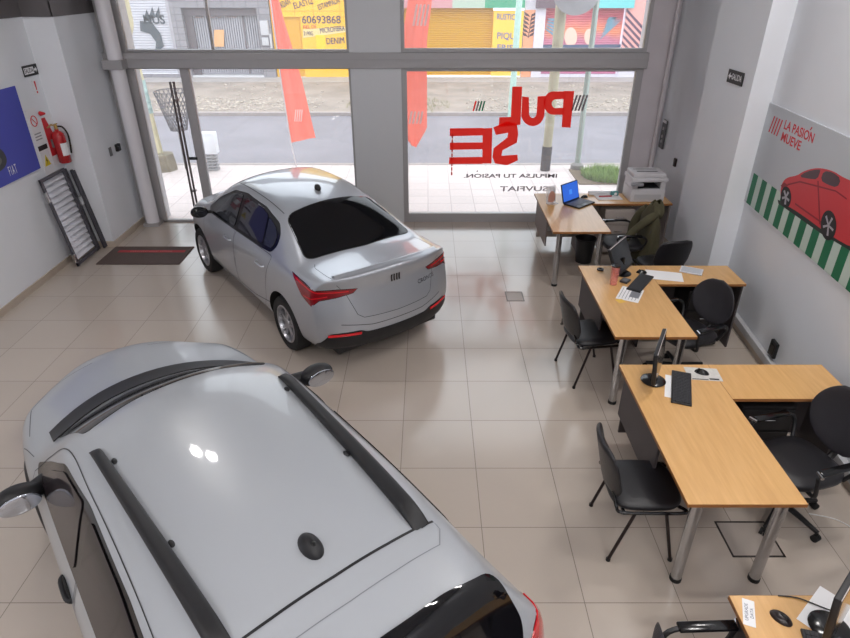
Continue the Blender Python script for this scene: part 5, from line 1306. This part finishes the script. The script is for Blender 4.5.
MB().box(-.23, .23, -.19, .18, 0, .17, bev=.012).done('lower_case', M_prn, pr_)
MB().box(-.23, -.15, -.195, .16, .17, .26, bev=.008).done('side_column', M_prn, pr_); MB().box(.16, .23, -.17, .16, .17, .26, bev=.008).done('side_column', M_prn, pr_)
MB().box(-.15, .16, .10, .17, .17, .26, bev=.004).done('back_case', M_prn, pr_); MB().box(-.15, .16, -.16, .10, .171, .176).done('output_tray', M_prd, pr_)
MB().box(-.24, .24, -.20, .18, .26, .31, bev=.01).done('scanner_bed', M_prn, pr_); MB().box(-.22, .22, -.16, .17, .31, .36, bev=.015).done('scanner_lid', M_prn, pr_)
MB().box(-.15, .13, -.06, -.03, .36, .362).done('feeder_slot', M_prd, pr_); MB().box(-.17, .15, .06, .075, .36, .362).done('feeder_slot', M_prd, pr_)
MB().box(-.26, -.10, -.26, -.20, .225, .262, Matrix.Translation((0, 0, 0)), .006).done('control_panel', mat('panel_grey', (150, 150, 156), .4), pr_)
MB().box(-.18, .18, -.193, -.189, .03, .10).done('paper_drawer', mat('drawer_grey', (186, 186, 190), .45), pr_, smooth=False)
bn = thing('waste_bin', 'black waste bin under the window desk', 'bin', (2.14, 7.72, 0))
MB().lathe([(0, .0), (.105, 0), (.135, .33), (.142, .33), (.142, .345), (.128, .345), (.10, .01), (0, .01)], 32).done('bucket', M_black, bn)
tag(MB().box(1.62, 2.1, 8.10, 8.13, .42, .47).done('cable_tray', M_white, smooth=False), 'white cable tray rail under the window desk', 'rail') if False else None
# cut-off desk at bottom right
r = sheetp('paper_label', 'white handwritten label taped near the corner of the cut-off desk', 'label', 1.545, 1.865, rd(68), .15, .055)
for k, s_ in enumerate(('UPGRADE', 'DATA')):
    t = MB(); text_bm(t, s_, .022, Matrix.Translation((0, .010 - .024 * k, .0016)), .0002); t.done('handwriting', mat('blue_grey_ink', (110, 112, 130), .8), r, smooth=False)
r = thing('mouse_disc', 'oval black mouse lying on the cut-off desk', 'mouse', (1.685, 1.835, DZ), rd(-50)); MB().lathe([(0, 1), (.5, .9), (.85, .5), (1, .1), (1, 0), (0, 0)], 28, Matrix.Diagonal((.052, .034, .026, 1))).done('shell', mat('brown_black_plastic', (34, 24, 26), .3), r, ang=70); MB().add(_ell((.01, 0, .025), (.02, .006, .004), 8)).done('scroll_wheel', M_rubber, r)
k0 = at_z(801, 627, .77); ck, sk = math.cos(rd(-14)), math.sin(rd(-14))
keyboard('black keyboard at the bottom edge of the photo on the cut-off desk', k0.x + .215 * ck + .07 * sk, k0.y + .215 * sk - .07 * ck, rd(-14))
sheetp('paper_sheet', 'white paper under the monitor on the cut-off desk', 'paper', 1.925, 1.85, rd(40), .28, .19)
monitor('black monitor on round base at the bottom right corner of the photo', 1.90, 1.77, rd(42), .44, .30, .10, tilt=-.1)
def cable(name, pts, rr, m, label): return tag(MB().tube(curve_pts(pts, 8), rr, 6).done(name, m), label, 'cable')
cable('desk_cable', [(1.73, 1.955, DZ + .004), (1.82, 1.94, DZ + .006), (1.91, 1.89, DZ + .006), (1.975, 1.84, DZ + .02)], .0035, M_black, 'thin black cable curving towards the monitor on the cut-off desk')
cable('floor_cable', [(2.25, 4.78, .008), (2.5, 4.62, .008), (2.78, 4.48, .008), (3.0, 4.30, .008), (3.22, 4.24, .03)], .008, M_black, 'black cable across the floor between the nearest full desk and the middle desk')
cable('floor_cable', [(2.03, 5.10, .008), (2.12, 4.86, .03), (2.2, 4.72, .008), (2.05, 4.62, .008), (1.95, 4.75, .01)], .006, M_white, 'white cable looping on the floor under the middle desk')
cable('floor_cable', [(2.78, 3.18, .006), (2.95, 3.12, .006), (3.05, 2.98, .006), (3.08, 2.8, .006)], .004, M_white, 'thin white cable on the floor by the right wall, beside the round-backed chair')
cable('floor_cable', [(2.02, 7.35, .006), (2.15, 7.2, .04), (2.3, 7.28, .008), (2.42, 7.12, .008)], .006, M_white, 'white cable looping on the floor beside the waste bin')
bx_ = thing('power_strip', 'black power strip on the floor under the middle desk', 'power strip', (1.98, 4.92, 0), rd(70)); MB().box(-.16, .16, -.03, .03, 0, .045, bev=.006).done('case', M_black, bx_)
for k in range(4): MB().box(-.13 + k * .07, -.09 + k * .07, -.02, .02, .045, .047).done('outlet', mat('grey_outlet', (70, 70, 74), .5), bx_, smooth=False)

# ------------------------------------------------------------------ light, world, camera
W = bpy.data.worlds.new('sky'); SC.world = W; W.use_nodes = True
bg = W.node_tree.nodes['Background']; bg.inputs['Color'].default_value = (.86, .93, 1, 1); bg.inputs['Strength'].default_value = 2.2
def area(name, loc, rot, sx, sy, power, color=(1, 1, 1), portal=False):
    l = bpy.data.lights.new(name, 'AREA'); l.shape = 'RECTANGLE'; l.size = sx; l.size_y = sy; l.energy = power; l.color = color
    if portal: l.cycles.is_portal = True
    o = bpy.data.objects.new(name, l); COL.objects.link(o); o.location = loc; o.rotation_euler = rot; return o
area('window_portal', (-.6, WY + .4, 2.5), (-PI / 2, 0, 0), 7.6, 5, 1, portal=True)
LAMPS = [(-3.1, 5.6), (-3.3, .2), (-.3, -.6), (2.2, -.3), (2.2, 2.9), (2.9, 4.7), (1.0, -1.2), (-1.8, -2.3), (2.2, -2.3)]  # first fits car-roof glints; back pair and one by right wall added as fill
lp0 = None
for i, (x, y) in enumerate(LAMPS):
    if lp0 is None:
        lp0 = thing('ceiling_and_fill_lamp', 'white twin-disc ceiling lamp over the showroom floor, some of the set added as fill', 'lamp', (x, y, WZ), 0, 'ceiling lamps')
        MB().box(-.32, .32, -.32, .32, -.07, -.001, bev=.01).done('housing', M_white, lp0, smooth=False)
        for s in (-1, 1): MB().cyl((s * .17, 0, -.076), (s * .17, 0, -.071), .11, n=32).done('diffuser', mat('lamp_glow', (255, 244, 232), .5, emit=6), lp0, smooth=False)
    else: dup(lp0, (x, y, WZ))
    for s in (-1, 1):
        o = area('ceiling_and_fill_light', (x + s * .17, y, WZ - .09), (0, 0, 0), .24, .24, 12.5, (1, .97, .95)); o.data.shape = 'DISK'
cam = bpy.data.cameras.new('camera'); co = bpy.data.objects.new('camera', cam); COL.objects.link(co); SC.camera = co
cam.sensor_fit = 'HORIZONTAL'; cam.sensor_width = 36; cam.lens = 36 * FPX / 850; cam.shift_x = -(PX - 425) / 850
co.location = (0, 0, CAM_H); co.rotation_euler = (PI / 2 - TH, 0, 0); cam.clip_end = 200; cam.clip_start = .05
SC.view_settings.view_transform = 'Standard'; SC.view_settings.look = 'None'; SC.view_settings.gamma = 1; SC.view_settings.use_curve_mapping = False
SC.view_settings.exposure = .42
SC.cycles.max_bounces = 8; SC.cycles.transparent_max_bounces = 12; SC.cycles.use_denoising = True; SC.cycles.sample_clamp_indirect = 6; SC.cycles.caustics_reflective = False
